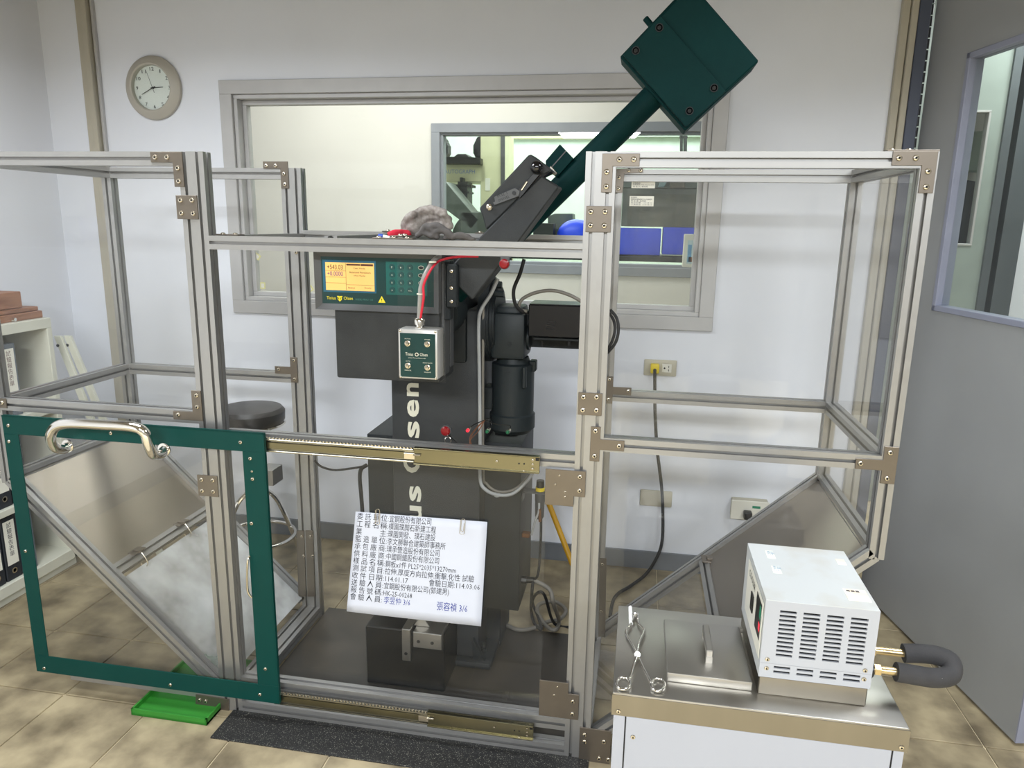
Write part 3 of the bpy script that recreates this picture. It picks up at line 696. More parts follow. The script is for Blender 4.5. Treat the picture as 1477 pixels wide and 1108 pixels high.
Ys = Yf-.0015
sx0, sx1, sz0, sz1 = scq; sw, sh = sx1-sx0, sz1-sz0
def sq(u0, u1, v0, v1): return (sx0+sw*u0, sx0+sw*u1, sz0+sh*v0, sz0+sh*v1)
lp = [sq(.42, .425, 0.02, .98), sq(0, .42, .70, .708), sq(0, .42, .47, .478), sq(0, .42, .26, .268), sq(.43, 1, .21, .218), sq(.43, 1, .93, .936)]
b = B()
for q in lp: b.box((q[0], Ys-.0003, q[2]), (q[1], Ys, q[3]))
for q in (sq(.44, .72, .9, .96), sq(.73, .98, .89, .965)): b.box((q[0], Ys-.0003, q[2]), (q[1], Ys, q[3]))
obj('screen_lines', b, LCDI, CP, smooth=False)
for body, q in (('+543.03', (.04, .36, .75, .92)), ('+0.0000', (.04, .36, .52, .68)), ('Test Mode', (.58, .82, .78, .83)), ('Balanced Pendulum', (.50, .93, .63, .69)), ('when Ready', (.58, .82, .51, .57)), ('Status', (.46, .60, .08, .14)), ('Ready', (.80, .94, .08, .14))):
    text_fit('screen_text', body, (*sq(*q), Ys), LCDI if body[0] != '+' or body[1] == '5' else mat('lcd_violet', (110, 50, 120), .6), CP)
kq = rect(557, 378, 616, 426, Yf); slab('keypad', kq, Yf, .0008, KGREEN, CP)
kx0, kx1, kz0, kz1 = kq
kb = None
for r in range(4):
    for c in range(4):
        x = kx0+(kx1-kx0)*(.15+.22*c+(.05 if c == 3 else 0)); z = kz1-(kz1-kz0)*(.16+.23*r)
        if c == 3:
            o = obj('key', B().sph((x, Yf-.001, z), .0095, (1, .18, .62), 14), LETTER, CP); obj('key_cap', B().sph((x, Yf-.0014, z), .0086, (1, .2, .58), 14), BLACK, o)
        elif kb is None:
            kb = obj('key', B().cyl((x, Yf-.0025, z), (x, Yf, z), .0092, seg=18, bev=.0006), KEYG, CP)
        else: o = inst(kb, (x, Yf-.00125, z), CP, 'key')
        if c < 3:
            n_ = str(3*(2-r)+c+1) if r < 3 else ('0', '.', '+/-')[c]
            text_fit('key_text', n_, (x-(.002 if n_ not in '1.' else .0008)*len(n_), x+(.002 if n_ not in '1.' else .0008)*len(n_), z-.0035, z+.0015, Yf-.0026), LETTER, CP, res=1)
q = rect(471.5, 427.5, 484.5, 432, Yf); text_fit('brand_lettering', 'Tinius', (*q, Yf), YELLOW, CP)
q = rect(496, 428, 509, 432.6, Yf); text_fit('brand_lettering', 'Olsen', (*q, Yf), YELLOW, CP)
q = rect(513, 431, 538, 433.5, Yf); text_fit('small_lettering', 'MODEL IMPACT 104', (*q, Yf), mat('dim_print', (70, 120, 110), .5), CP)
q = rect(486.5, 427, 494, 434.5, Yf); mx_, mz_ = (q[0]+q[1])/2, (q[2]+q[3])/2
obj('brand_emblem', B().box((q[0], Yf-.0008, q[3]-.003), (q[1], Yf, q[3])).box((mx_-.002, Yf-.0008, q[2]), (mx_+.002, Yf, q[3])).lathe([(.0045, 0), (.0068, 0), (.0068, .0009), (.0045, .0009), (.0045, 0)], (mx_, Yf, mz_), (0, -1, 0), 20), YELLOW, CP)
q = rect(545.5, 427, 556, 436.7, Yf)
wt = obj('warning_triangle', B().loft([(q[0], Yf, q[2]), (q[1], Yf, q[2]), ((q[0]+q[1])/2, Yf, q[3])], (0, -.0008, 0)), YELLOW, CP)
mx_ = (q[0]+q[1])/2; text_fit('warning_mark', '!', (mx_-.0015, mx_+.0015, q[2]+.004, q[3]-.008, Yf-.0009), BLACK, CP)

# vertical lettering on the column, read from the bottom up
Yl = 2.42
def vletter(ch, ytop, ybot, xl=586.5, xr=603.5):
    q0 = at(xl+(ytop-550)*.025, ytop, Y=Yl); q1 = at(xr+(ybot-550)*.025, ybot, Y=Yl)
    me = textmesh(ch, 1, offset=.028); me.name = 'letter'
    us = [v.co.x for v in me.vertices]; vs = [v.co.y for v in me.vertices]
    for v in me.vertices:
        a = (v.co.x-min(us))/(max(us)-min(us)); c = (v.co.y-min(vs))/(max(vs)-min(vs))
        v.co = (q1.x-(q1.x-q0.x)*c, 0, q1.z+(q0.z-q1.z)*a)
    zm = (q0.z+q1.z)/2; xm = (q0.x+q1.x)/2
    me.transform(Matrix.Translation((-xm, 0, -zm))); me.materials.clear(); me.materials.append(LETTER)
    o = bpy.data.objects.new('brand_letter', me); o.location = (xm, Yl-.0012, zm); link(o, TE)
vletter('n', 552, 572); vletter('e', 576, 602); vletter('s', 607, 632); vletter('l', 636, 640, 578.5); vletter('O', 645, 683, 578.5)
vletter('s', 700, 724); vletter('u', 729, 752); vletter('i', 757, 762, 578.5); vletter('n', 767, 788); vletter('i', 792, 797, 578.5); vletter('T', 801, 830, 578.5)

# pendulum
Yh = 2.27; Yq = 2.41
PE = obj('pendulum', B().cyl(at(941, 140.5, Y=2.345), at(655, 424, Y=2.345), .0375, seg=40), HGREEN, TE, label='dark green pendulum shaft')
def quad_in(px, t): # shrink towards centroid
    cx = sum(p[0] for p in px)/len(px); cy = sum(p[1] for p in px)/len(px)
    return [(cx+(x-cx)*t, cy+(y-cy)*t) for x, y in px]
L_, T_, R_, B_ = (899, 79.5), (998, -24), (1095, 88), (989.5, 183)
HM = obj('hammer', B().pxprism([L_, T_, R_, B_], Yh, Yq, .004), HGREEN, PE)
def mix(a, b_, t): return (a[0]+(b_[0]-a[0])*t, a[1]+(b_[1]-a[1])*t)
obj('hammer_plate', B().pxprism([L_, mix(L_, T_, .545), mix(B_, R_, .545), B_], Yh-.009, Yh+.004, .001), HGREEN, HM)
b = B().pxprism(quad_in([(894, 82), (996, -26), (1086, 98), (988, 189)], 1.0), Yh+.02, Yq-.02, .003); obj('hammer_core', b, HGREEN, HM)
for x, y in ((951, 40), (917, 73), (1030, 127), (994.5, 160)):
    c = at(x, y, Y=Yh-.009)
    o = obj('socket_screw', B().lathe([(.0115, 0), (.0115, .002), (.009, .002), (.009, -.0), (.006, -.0), (.006, -.001), (0, -.001)], c, (0, -1, 0), 20), GREYM2, HM)
    obj('socket', B().cyl(c+Vector((0, -.0012, 0)), c, .0062, seg=6), DARK, o)
obj('lifting_peg', B().cyl(at(930.5, 26, Y=2.33), at(942, 40, Y=2.33), .009, seg=16, bev=.0015), HGREEN, HM)
fin = obj('catch_block', B().pxprism([(787, 232), (807.5, 208), (827, 228.5), (803, 256), (787, 243)], 2.31, 2.36, .001), HGREEN, PE)
obj('catch_edge', B().pxprism([(793, 243), (816, 217), (817, 218), (794, 244.3)], 2.309, 2.3101), GREYL, PE)
obj('latch_tooth', B().pxprism([(794, 239), (804, 250), (800, 254), (791, 246)], 2.24, 2.29, .001), CHROME, PE)
# latch arm housing
Ya, Yb = 2.16, 2.262
LA = obj('latch_arm', B().pxprism([(640, 394), (685.4, 348.6), (781, 253.5), (806.5, 269.5), (746, 351), (681, 433)], Ya, Yb, .004), GREYM, TE)
obj('arm_cover', B().pxprism([(691, 300.5), (763, 222.5), (768, 223.5), (797, 246), (781, 253.5), (752, 282), (724, 310), (701, 332), (696, 312)], Ya+.006, Yb, .004), GREYM, LA)
obj('latch_slot', B().pxprism([(742, 285), (778, 249), (789, 250), (752, 289)], Ya+.0045, Ya+.02), DARK, LA)
obj('latch_lever', B().pxprism([(743, 279), (772, 247), (778, 252), (750, 286)], Ya-.008, Ya+.006, .001), BLACK, LA)
obj('lever_knob', B().sph(at(774, 241.5, Y=2.145), .0185, seg=28), BLACKG, LA)
lt = obj('lever_tag', B().pxprism([(713, 284), (743, 271), (750, 276), (748, 283), (713, 296), (711, 292), (714, 291)], Ya-.013, Ya-.009, .0006), GREYL, LA)
c = at(741.5, 278.5, Y=Ya-.013); obj('tag_screw', B().cyl(c+Vector((0, -.004, 0)), c, .0055, seg=16), BLACK, lt)
c = at(706, 299, Y=Ya); obj('arm_button', B().lathe([(.0, 0), (.0095, 0), (.0095, .004), (.006, .007), (0, .008)], c, (0, -1, 0), 20), BOLT, LA)
RY = Matrix.Rotation(-math.radians(21), 3, 'Y')
for body, px in (('PULL 1', (718, 285.5)), ('SWIVEL', (719, 291.5))):
    text('tag_text', body, .011, at(*px, Y=Ya-.0135), BLACK, LA, rotm=RY @ XZ, res=1)
obj('latch_pin', B().cyl(at(752, 274, Y=2.15), at(760, 262, Y=2.15), .003, seg=8), CHROME, LA)

# motor, gearbox, hub on the right
gz = at(735, 515, Y=2.5).z; mx_ = at(739.5, 570, Y=2.52).x
obj('gearbox', B().box((at(707, 480, Y=2.44).x, 2.44, gz), (at(757, 480, Y=2.44).x, 2.60, at(735, 452, Y=2.44).z), .014, 2).box((at(714, 480, Y=2.46).x, 2.46, gz+.1), (at(754, 480, Y=2.46).x, 2.58, at(735, 443, Y=2.46).z+.002), .012, 2).cyl((at(755, 480, Y=2.5).x, 2.52, gz+.07), (at(764, 480, Y=2.5).x, 2.52, gz+.07), .045, seg=24), MOTOR, TE)
obj('gear_plug', B().lathe([(0, 0), (.009, 0), (.009, .003), (.005, .003), (.005, .001), (0, .001)], at(735, 496.5, Y=2.44), (0, -1, 0), 6), GREYM2, TE)
mb_ = at(739, 622, Y=2.52).z
MO = obj('motor', B().lathe([(.0, gz), (.055, gz), (.062, gz-.02), (.0765, gz-.025), (.0765, mb_+.055), (0, mb_+.055)], (mx_, 2.52, 0), (0, 0, 1), 40), MOTOR, TE)
obj('motor_cap', B().lathe([(.0765, mb_+.075), (.0825, mb_+.07), (.0825, mb_+.02), (.07, mb_+.004), (.045, mb_-.004), (0, mb_-.004)], (mx_, 2.52, 0), (0, 0, 1), 40), MOTOR, MO)
obj('motor_lug', B().box((mx_+.045, 2.44, gz-.10), (mx_+.06, 2.46, gz-.022), .004), MOTOR, MO); obj('motor_lug', B().box((mx_+.06, 2.50, gz-.05), (mx_+.085, 2.54, gz-.01), .004), MOTOR, MO)
obj('nameplate_slot', B().box((mx_-.012, 2.4432, gz-.045), (mx_+.004, 2.4445, gz-.042)), DARK, MO)
obj('motor_bracket', B().box((cr_, 2.47, mb_+.09), (mx_-.065, 2.55, mb_+.17), .003), GREYM2, TE)
hb = at(705, 458, Y=2.5)
obj('bearing_flange', B().cyl((cr_-.01, 2.53, hb.z-.01), (hb.x+.02, 2.53, hb.z-.01), .15, seg=48, bev=.006).cyl((hb.x+.0, 2.53, hb.z-.01), (hb.x+.035, 2.53, hb.z-.01), .125, seg=40, bev=.006), GREYM2, TE)
for x, y in ((719, 411), (722, 424)):
    c = at(x, y, Y=2.46); obj('flange_nut', B().cyl(c-Vector((.02, 0, 0)), c+Vector((.012, 0, 0)), .012, seg=6), MOTOR, TE)
# drive electronics box beside the motor
x0, x1 = at(762, 460, Y=2.42).x, at(850, 460, Y=2.42).x
EB = obj('drive_box', B().box((x0, 2.42, at(800, 487, Y=2.42).z), (x1, 2.55, at(800, 440.5, Y=2.42).z), .003), BLACKG, TE)
obj('box_lid', B().box((x0+.002, 2.422, at(800, 440.5, Y=2.42).z), (x1-.002, 2.55, at(800, 440.5, Y=2.42).z+.003), .001), BLACK, EB)
b = B()
for k in range(4):
    zz = at(800, 464+k*3.6, Y=2.42).z; xx = at(795-k*.7, 464, Y=2.42).x; b.box((xx-.012, 2.4192, zz-.0015), (xx+.016, 2.4202, zz+.0015))
obj('vent_slot', b, DARK, EB)
zb_ = at(800, 487, Y=2.42).z
obj('mount_shelf', B().box((x0+.018, 2.43, zb_-.012), (x1, 2.62, zb_-.004), .001).box((hb.x, 2.56, zb_-.06), (x1-.02, 2.60, zb_-.004), .002), GREYM2, TE)
for x in (782, 821): c = at(x, 493, Y=2.45); obj('mount_screw', B().cyl(c, c-Vector((0, 0, .014)), .005, seg=10), BLACK, TE)
# cables and conduit on the tester
def cable(name, pts, r, m, parent, **k): return obj(name, B().tube([at(x, y, Y=Y) for x, y, Y in pts], r, 8), m, parent, ang=80, **k)
cable('conduit', [(718, 402, 2.36), (708, 424, 2.36), (694, 447, 2.36), (690.5, 470, 2.38), (691.5, 540, 2.40), (692.5, 640, 2.40), (692.5, 690, 2.40), (700, 706, 2.4), (718, 714, 2.42), (740, 712, 2.44), (760, 694, 2.46), (768, 683, 2.49)], .0065, CABLEL, TE, label='light grey conduit')
cable('conduit', [(697, 440, 2.38), (696.5, 560, 2.41), (697, 680, 2.41), (702, 698, 2.42), (718, 709, 2.43), (742, 706, 2.45), (765, 686, 2.48)], .005, CABLEG, TE)
cable('motor_cable', [(756, 374, 2.40), (750, 395, 2.40), (741, 418, 2.40), (743, 438, 2.41), (752, 448, 2.43), (762, 451, 2.45)], .0062, RUBBER, TE)
cable('motor_cable', [(760, 449, 2.44), (749, 446, 2.43), (752, 433, 2.42), (770, 423, 2.42), (795, 419, 2.42), (820, 425, 2.42), (842, 437, 2.42)], .006, CABLEG, TE)
obj('cable_tie', B().cyl(at(717, 711, Y=2.425), at(717, 716, Y=2.425), .011, seg=12), CABLEL, TE)
# air regulator on the cabinet side
rg = at(779, 712, Y=2.55)
RGO = obj('air_regulator', B().lathe([(.0, -.10), (.012, -.10), (.017, -.09), (.018, -.03), (.019, -.028), (.019, .01), (.0, .01)], rg, (0, 0, 1), 20), GREYL, TE)
obj('regulator_cap', B().lathe([(.0, .02), (.0155, .02), (.0155, .028), (.0145, .052), (.0, .054)], rg, (0, 0, 1), 20), BLACK, RGO)
obj('yellow_ring', B().lathe([(.0, .012), (.0175, .012), (.0175, .026), (.0, .026)], rg, (0, 0, 1), 20), YEL2, RGO)
obj('regulator_bracket', B().box((bx1, 2.53, rg.z+.004), (rg.x+.022, 2.575, rg.z+.009)).box((bx1, 2.53, rg.z-.03), (bx1+.003, 2.575, rg.z+.009)), GREYL, RGO)
obj('air_hose', B().tube([rg+Vector((0, -.02, -.03)), rg+Vector((.0, -.03, -.06)), rg+Vector((-.012, -.03, -.10)), rg+Vector((-.026, -.02, -.16))], .004, 8), CABLEL, RGO)
obj('brass_fitting', B().box((bx1, 2.54, rg.z-.18), (bx1+.03, 2.57, rg.z-.163), .003).cyl(rg+Vector((.004, -.028, -.05)), rg+Vector((.006, -.028, -.10)), .0055, seg=8), mat('rusty_fitting', (120, 80, 50), .6, .5), RGO)
obj('air_hose', B().tube([rg+Vector((.006, 0, -.09)), rg+Vector((.007, 0, -.2)), rg+Vector((-.0, 0, -.33)), at(769, 835, Y=2.56)], .005, 8), RUBBER, RGO)
gl = at(764, 837, Y=2.56)
obj('cable_gland', B().cyl((bx1-.002, 2.56, gl.z), (bx1+.02, 2.56, gl.z), .016, seg=8).cyl((bx1+.02, 2.56, gl.z), (bx1+.05, 2.56, gl.z+.003), .012, seg=14), BLACK, TE)
pts = [Vector((bx1+.045, 2.56, gl.z+.003)), at(792, 850, Y=2.56), at(798, 870, Y=2.55), at(806, 895, Z=.02), at(802, 908, Z=.02), at(790, 905, Z=.02), at(776, 885, Z=.03), at(778, 872, Z=.03), at(800, 868, Z=.02), at(816, 880, Z=.02), at(808, 893, Z=.02), at(790, 897, Z=.015), at(770, 906, Z=.015), at(745, 908, Z=.015), at(715, 893, Z=.015)]
obj('power_cable', B().tube(pts, .0085, 10), CABLEG, TE, ang=80)
pts = [at(769, 835, Y=2.56), at(767, 858, Y=2.56), at(766, 880, Z=.03), at(771, 900, Z=.02), at(781, 908, Z=.02), at(776, 890, Z=.03), at(768, 868, Z=.04), at(776, 855, Y=2.56), at(786, 860, Y=2.56), at(800, 900, Z=.015), at(830, 905, Z=.012)]
obj('power_cable', B().tube(pts, .006, 10), RUBBER, TE, ang=80, label='thin black cable')
# cable left of the cabinet
cable('side_cable', [(454, 664, 2.55), (463, 673, 2.55), (482, 678, 2.54), (505, 676, 2.53), (529, 672, 2.53)], .0045, RUBBER, TE)
cable('side_cable', [(529, 671, 2.53), (521, 677, 2.53), (519, 690, 2.53), (521, 715, 2.53), (523, 745, 2.53), (524, 800, 2.54), (524, 850, 2.6)], .008, RUBBER, TE)
# specimen anvil
ax0, ax1 = at(528, 940, Y=2.23).x, at(641, 940, Y=2.23).x
AN = obj('anvil_block', B().box((ax0, 2.23, .006), (ax1, 2.41, .235), .004), BLACK, TE)
axm = at(597, 930, Y=2.22).x
obj('anvil_jaw', B().box((axm, 2.21, .185), (ax1-.004, 2.34, .245), .002), STEEL, AN); obj('anvil_jaw', B().box((axm-.045, 2.22, .12), (axm-.012, 2.32, .245), .002), STEEL, AN)
obj('striker_wedge', B().loft([(axm-.01, 2.25, .245), (axm+.05, 2.25, .245), (axm+.02, 2.25, .29)], (0, .05, 0), .002), STEEL, AN)
for x, z in ((axm+.02, .21), (axm+.07, .21), (axm-.03, .15)): obj('jaw_screw', B().cyl((x, 2.2085 if x > axm else 2.2185, z), (x, 2.23, z), .006, seg=14), DARK, AN)

# ------------------------------------------------------------------ push button box
SB = thing('push_button_box', at(604, 550, Y=2.0), 'small grey metal button box with green face hanging before the tester', 'control box')
x0, x1, z0, z1 = at(574.5, 510, Y=1.975).x, at(631, 510, Y=1.975).x, at(604, 547, Y=1.975).z, at(602, 475.5, Y=1.975).z
obj('box_body', B().box((x0, 1.975, z0), (x1, 2.042, z1), .004, 2), mat('cast_aluminium', (186, 184, 180), .4, .5), SB)
obj('faceplate', B().box((x0+.006, 1.974, z0+.005), (x1-.006, 1.976, z1-.011), .0005), PGREEN, SB)
for u, v, lab in ((.25, .72, 'MOTOR'), (.75, .72, 'SPARE'), (.25, .27, 'AUTO'), (.75, .25, 'PENDULUM')):
    x, z = x0+(x1-x0)*u, z0+(z1-z0)*v
    o = obj('button', B().lathe([(0, 0), (.0085, 0), (.0085, .004), (.006, .005), (.006, .010), (.005, .0115), (0, .012)], (x, 1.974, z), (0, -1, 0), 18), BOLT, SB)
    text_fit('button_text', lab, (x-.0017*len(lab), x+.0017*len(lab), z+.0115, z+.0145, 1.974), LETTER, SB, res=1)
    if v < .4: text_fit('button_text', 'MANUAL' if u < .5 else 'RELEASE', (x-.010, x+.010, z-.0155, z-.0125, 1.974), LETTER, SB, res=1)
zc = z0+(z1-z0)*.5
text_fit('brand_lettering', 'Tinius', (x0+.022, x0+.045, zc-.004, zc+.005, 1.974), LETTER, SB, res=2); text_fit('brand_lettering', 'Olsen', (x0+.065, x0+.088, zc-.004, zc+.005, 1.974), LETTER, SB, res=2)
text_fit('web_lettering', 'www.TiniusOlsen.com', (x0+.03, x0+.082, zc-.0115, zc-.0085, 1.974), LETTER, SB, res=1)
obj('brand_emblem', B().lathe([(.0035, 0), (.0055, 0), (.0055, .0008), (.0035, .0008), (.0035, 0)], (x0+.0555, 1.9740, zc), (0, -1, 0), 18), LETTER, SB)
for u in (.05, .95):
    for v in (.03, .965): bolt((x0+(x1-x0)*u, 1.9748, z0+(z1-z0)*v), SB, s=.5)
gx = at(605.5, 468, Y=2.01).x
obj('cable_gland', B().lathe([(0, 0), (.014, 0), (.014, .004), (.011, .005), (.011, .010), (.016, .011), (.0165, .024), (.013, .030), (.0, .031)], (gx, 2.008, z1-.001), (0, 0, 1), 14), CHROME, SB)
gp = Vector((gx, 2.008, z1+.028))
obj('box_cable', B().tube([gp, at(606.5, 430, Y=2.0), at(607.5, 415, Y=2.0), at(613, 398, Y=2.0), at(622, 381, Y=2.02), at(628, 374, Y=2.04), at(634, 370, Y=2.07)], .0075, 12), mat('clear_hose_grey', (140, 138, 134), .3), SB, ang=80)
obj('red_wire', B().tube([gp+Vector((.004, -.004, 0)), at(611, 430, Y=1.99), at(611, 412, Y=1.99), at(618, 395, Y=1.992), at(627, 382, Y=2.01), at(637, 375, Y=2.05), at(660, 370.5, Y=2.06), at(690, 370, Y=2.08)], .0035, 8), REDW, SB, ang=80)
for x, y in ((606.5, 424), (624, 378)):
    c = at(x, y, Y=2.0); obj('cable_tie', B().cyl(c-Vector((.0, 0, .0015)), c+Vector((0, 0, .0015)), .0105, seg=16), LETTER, SB)

# ------------------------------------------------------------------ paper notice with clips
Yp = 2.036
q = [at(513, 738, Y=Yp), at(703, 753, Y=Yp), at(694, 903, Y=Yp), at(500, 882, Y=Yp)]
PW = .001
nx, nz = 16, 12
b = B(); g = []
for j in range(nz+1):
    row = []
    for i in range(nx+1):
        u, v = i/nx, j/nz
        p = q[0]*(1-u)*(1-v)+q[1]*u*(1-v)+q[2]*u*v+q[3]*(1-u)*v
        p.y -= .003*math.sin(u*math.pi)*math.sin(v*2.5) + .002*u*v
        row.append(b.bm.verts.new(p))
    g.append(row)
for j in range(nz):
    for i in range(nx): b.bm.faces.new((g[j][i], g[j][i+1], g[j+1][i+1], g[j+1][i]))
PA = obj('paper_notice', b, PAPER); sm = PA.modifiers.new('thick', 'SOLIDIFY'); sm.thickness = .0004
tag(PA, 'white paper with printed Chinese inspection notes fixed on the front panel', 'paper')
def ppt(u, v, off=.0075):
    p = q[0]*(1-u)*(1-v)+q[1]*u*(1-v)+q[2]*u*v+q[3]*(1-u)*v; p.y -= off; return p
def ptext(body, u, v, h, m=INK, wd_=None, name='printed_line', sl=0.):
    me = textmesh(body, 1, res=1); me.name = name
    xs = [v_.co.x for v_ in me.vertices]; w_ = max(xs)
    P0 = ppt(u, v); W_ = (q[1]-q[0]).length; Hh = (q[3]-q[0]).length
    for v_ in me.vertices:
        uu = u+(v_.co.x/w_)*wd_; vv = v-(v_.co.y+.1)*h-sl*(v_.co.x/w_)
        off = .0008+.003*math.sin(uu*math.pi)*math.sin(max(vv, 0)*2.5)+.002*uu*vv
        v_.co = ppt(uu, vv, off)
    c = Vector((P0.x, P0.y, P0.z)); me.transform(Matrix.Translation(-c)); me.materials.clear(); me.materials.append(m)
    o = bpy.data.objects.new(name, me); o.location = c; link(o, PA)
lines = [('委託單', '位:', '宜鋼股份有限公司', .32), ('工程名', '稱:', '樸園璞開石新建工程', .36), ('業', '主:', '璞園開發、璞石建設', .36), ('監造單', '位:', '李文勝聯合建築師事務所', .44), ('承包廠', '商:', '璞承營造股份有限公司', .40), ('供料廠', '商:', '中國鋼鐵股份有限公司', .40), ('樣品名', '稱:', '鋼板x1件 PL25*2035*13270mm', .53), ('測試項', '目:', '拉伸,厚度方向拉伸,衝擊,化性 試驗', .665), ('收件日', '期:', '114.01.17', .18), ('送驗人', '員:', '宜鋼股份有限公司(郭建男)', .49), ('報告號', '碼:', 'HK-25-00268', .22), ('會驗人', '員:', '', .1)]
for k, (a1, a2, a3, ww) in enumerate(lines):
    v = .075+k*.0725; hh = .072
    for n_, ch in enumerate(a1): ptext(ch, .015+.062*n_, v, hh, wd_=.048)
    ptext(a2, .20, v, hh, wd_=.062)
    if a3: ptext(a3, .265, v, hh, wd_=ww)
ptext('會驗日期:114.03.06', .60, .655, .072, wd_=.375)
ptext('李昱仲 3/6', .275, .875, .08, BINK, .20, 'signature', .0); ptext('張容禎 3/6', .67, .885, .095, BINK, .225, 'signature', .0)
for k, (x, y) in enumerate(((545, 738), (668, 752))):
    c = at(x, y, Y=Yp-.006)
    pts = [(-.006, .004), (-.006, -.035), (-.004, -.042), (.003, -.042), (.0055, -.035), (.0055, .0), (.003, .008), (-.002, .008), (-.0035, .0), (-.0035, -.028), (0, -.034), (.003, -.028), (.003, -.005)]
    RO = Matrix.Rotation(.08 if k else .05, 3, 'Y')
    o = obj('paper_clip', B().tube([c+RO @ Vector((a*1.3, -.001-(.001 if n_ > 4 else 0), b_)) for n_, (a, b_) in enumerate(pts)], .0008, 6), BOLT, ang=80)
    tag(o, ('silver paper clip on the upper left edge of the notice', 'silver paper clip near the upper right corner of the notice')[k], 'paper clip', 'paper clips on the notice')
# ------------------------------------------------------------------ clock
cc = at(218, 126, Y=YW-.03); cc.y = YW
CK = thing('wall_clock', cc, 'round wall clock with beige rim and black numerals left of the window', 'clock')
Rr = .147
obj('rim', B().lathe([(0, 0), (Rr*.97, 0), (Rr, .006), (Rr*.985, .018), (Rr*.85, .034), (Rr*.74, .040), (Rr*.70, .036), (Rr*.69, .012), (0, .012)], cc, (0, -1, 0), 64), CLOCKR, CK)
fc = cc+Vector((0, -.0125, 0))
obj('dial', B().lathe([(0, 0), (Rr*.70, 0), (Rr*.70, .001), (0, .001)], fc, (0, -1, 0), 48), CLOCKF, CK)
fy = fc.y-.0016
for n_ in range(1, 13):
    a = math.radians(30*n_); rr_ = Rr*.585; x, z = cc.x+rr_*math.sin(a), cc.z+rr_*math.cos(a)
    w_ = (.0055 if n_ > 1 else .002)*len(str(n_)); text_fit('numeral', str(n_), (x-w_, x+w_, z-.0075, z+.0085, fy), BLACK, CK, res=2)
def hand(name, deg, ln, w_, back, dy):
    R = Matrix.Rotation(math.radians(deg), 3, 'Y'); c = Vector((cc.x, fy-dy, cc.z))
    obj(name, B().loft([c+R @ Vector(p) for p in ((-w_, 0, -back), (w_, 0, -back), (w_*.7, 0, ln), (-w_*.7, 0, ln))], (0, -.0008, 0)), BLACK, CK)
hand('hour_hand', 87, .054, .002, .012, .003); hand('minute_hand', 244, .068, .0017, .014, .0045); hand('second_hand', -19, .078, .0008, .024, .006)
obj('hand_pin', B().cyl((cc.x, fy-.0075, cc.z), (cc.x, fy, cc.z), .0045, seg=16), BLACK, CK)
obj('clock_glass', B().lathe([(0, .030), (Rr*.5, .029), (Rr*.71, .026), (Rr*.71, .025), (0, .0285)], cc, (0, -1, 0), 48), GLASS, CK)

# ------------------------------------------------------------------ outlets on the back wall
def rbox(q, y0, m, parent, name, bev=.004): return obj(name, B().box((q[0], y0, q[2]), (q[1], YW, q[3]), bev, 2), m, parent)
WO = thing('wall_outlet', at(951, 531, Y=YW), 'beige double wall outlet with yellow plug, above the lower rail', 'wall outlet')
q = (.036, .184, .972, 1.048); rbox(q, YW-.009, IVORY, WO, 'cover_plate')
s = obj('socket_insert', B().box((.118, YW-.011, .990), (.162, YW-.008, 1.030), .002), IVORYW, WO)
obj('socket_slots', B().box((.147, YW-.0115, 1.012), (.15, YW-.0108, 1.022)).box((.147, YW-.0115, .996), (.15, YW-.0108, 1.006)).cyl((.130, YW-.0115, 1.010), (.130, YW-.0108, 1.010), .004, seg=12), DARK, WO)
PC = thing('power_cord', at(945, 533, Y=YW-.03), 'black power cord with yellow plug running from wall outlet to floor', 'power cord')
pl = at(944.5, 533, Y=YW-.03)
obj('plug', B().box((pl.x-.02, YW-.045, pl.z-.018), (pl.x+.02, YW-.010, pl.z+.026), .006, 2), YEL2, PC)
pts = [Vector((pl.x, YW-.045, pl.z)), Vector((pl.x, YW-.065, pl.z-.012)), at(944.5, 560, Y=3.32), at(945, 600, Y=3.32), at(948, 650, Y=3.32), at(954, 700, Y=3.32), at(956, 740, Y=3.32), at(955, 780, Y=3.30), at(948, 803, Y=3.28), at(932, 828, Z=.012), at(910, 845, Z=.01), at(892, 856, Z=.01), at(884, 868, Z=.01), at(880, 890, Z=.01)]
obj('cord', B().tube(pts, .0075, 10), RUBBER, PC, ang=80)
t = rbox((.052, .204, .328, .410), YW-.010, IVORY, None, 'blank_wall_plate', .006); tag(t, 'blank beige wall plate beside the hanging black cord', 'wall plate')
W2 = thing('surface_outlet', (.56, YW, .35), 'white surface mounted outlet box with black plug above the skirting', 'wall outlet')
x0, x1, z0, z1 = at(1054, 735, Y=YW-.045).x, at(1108, 735, Y=YW-.045).x, at(1080, 750, Y=YW-.045).z, at(1080, 723, Y=YW-.045).z
obj('back_box', B().box((x0+.004, YW-.045, z0+.003), (x1, YW, z1), .003), IVORY, W2); obj('front_plate', B().box((x0, YW-.05, z0), (x1+.003, YW-.044, z1+.002), .002), IVORYW, W2)
p = at(1078, 741, Y=YW-.06); obj('plug', B().box((p.x-.018, YW-.09, p.z-.022), (p.x+.018, YW-.05, p.z+.015), .005, 2), BLACK, W2)
p = at(1091, 732, Y=YW-.05); obj('green_sticker', B().box((p.x-.018, YW-.0506, p.z-.006), (p.x+.018, YW-.05, p.z+.006)), GRN, W2)

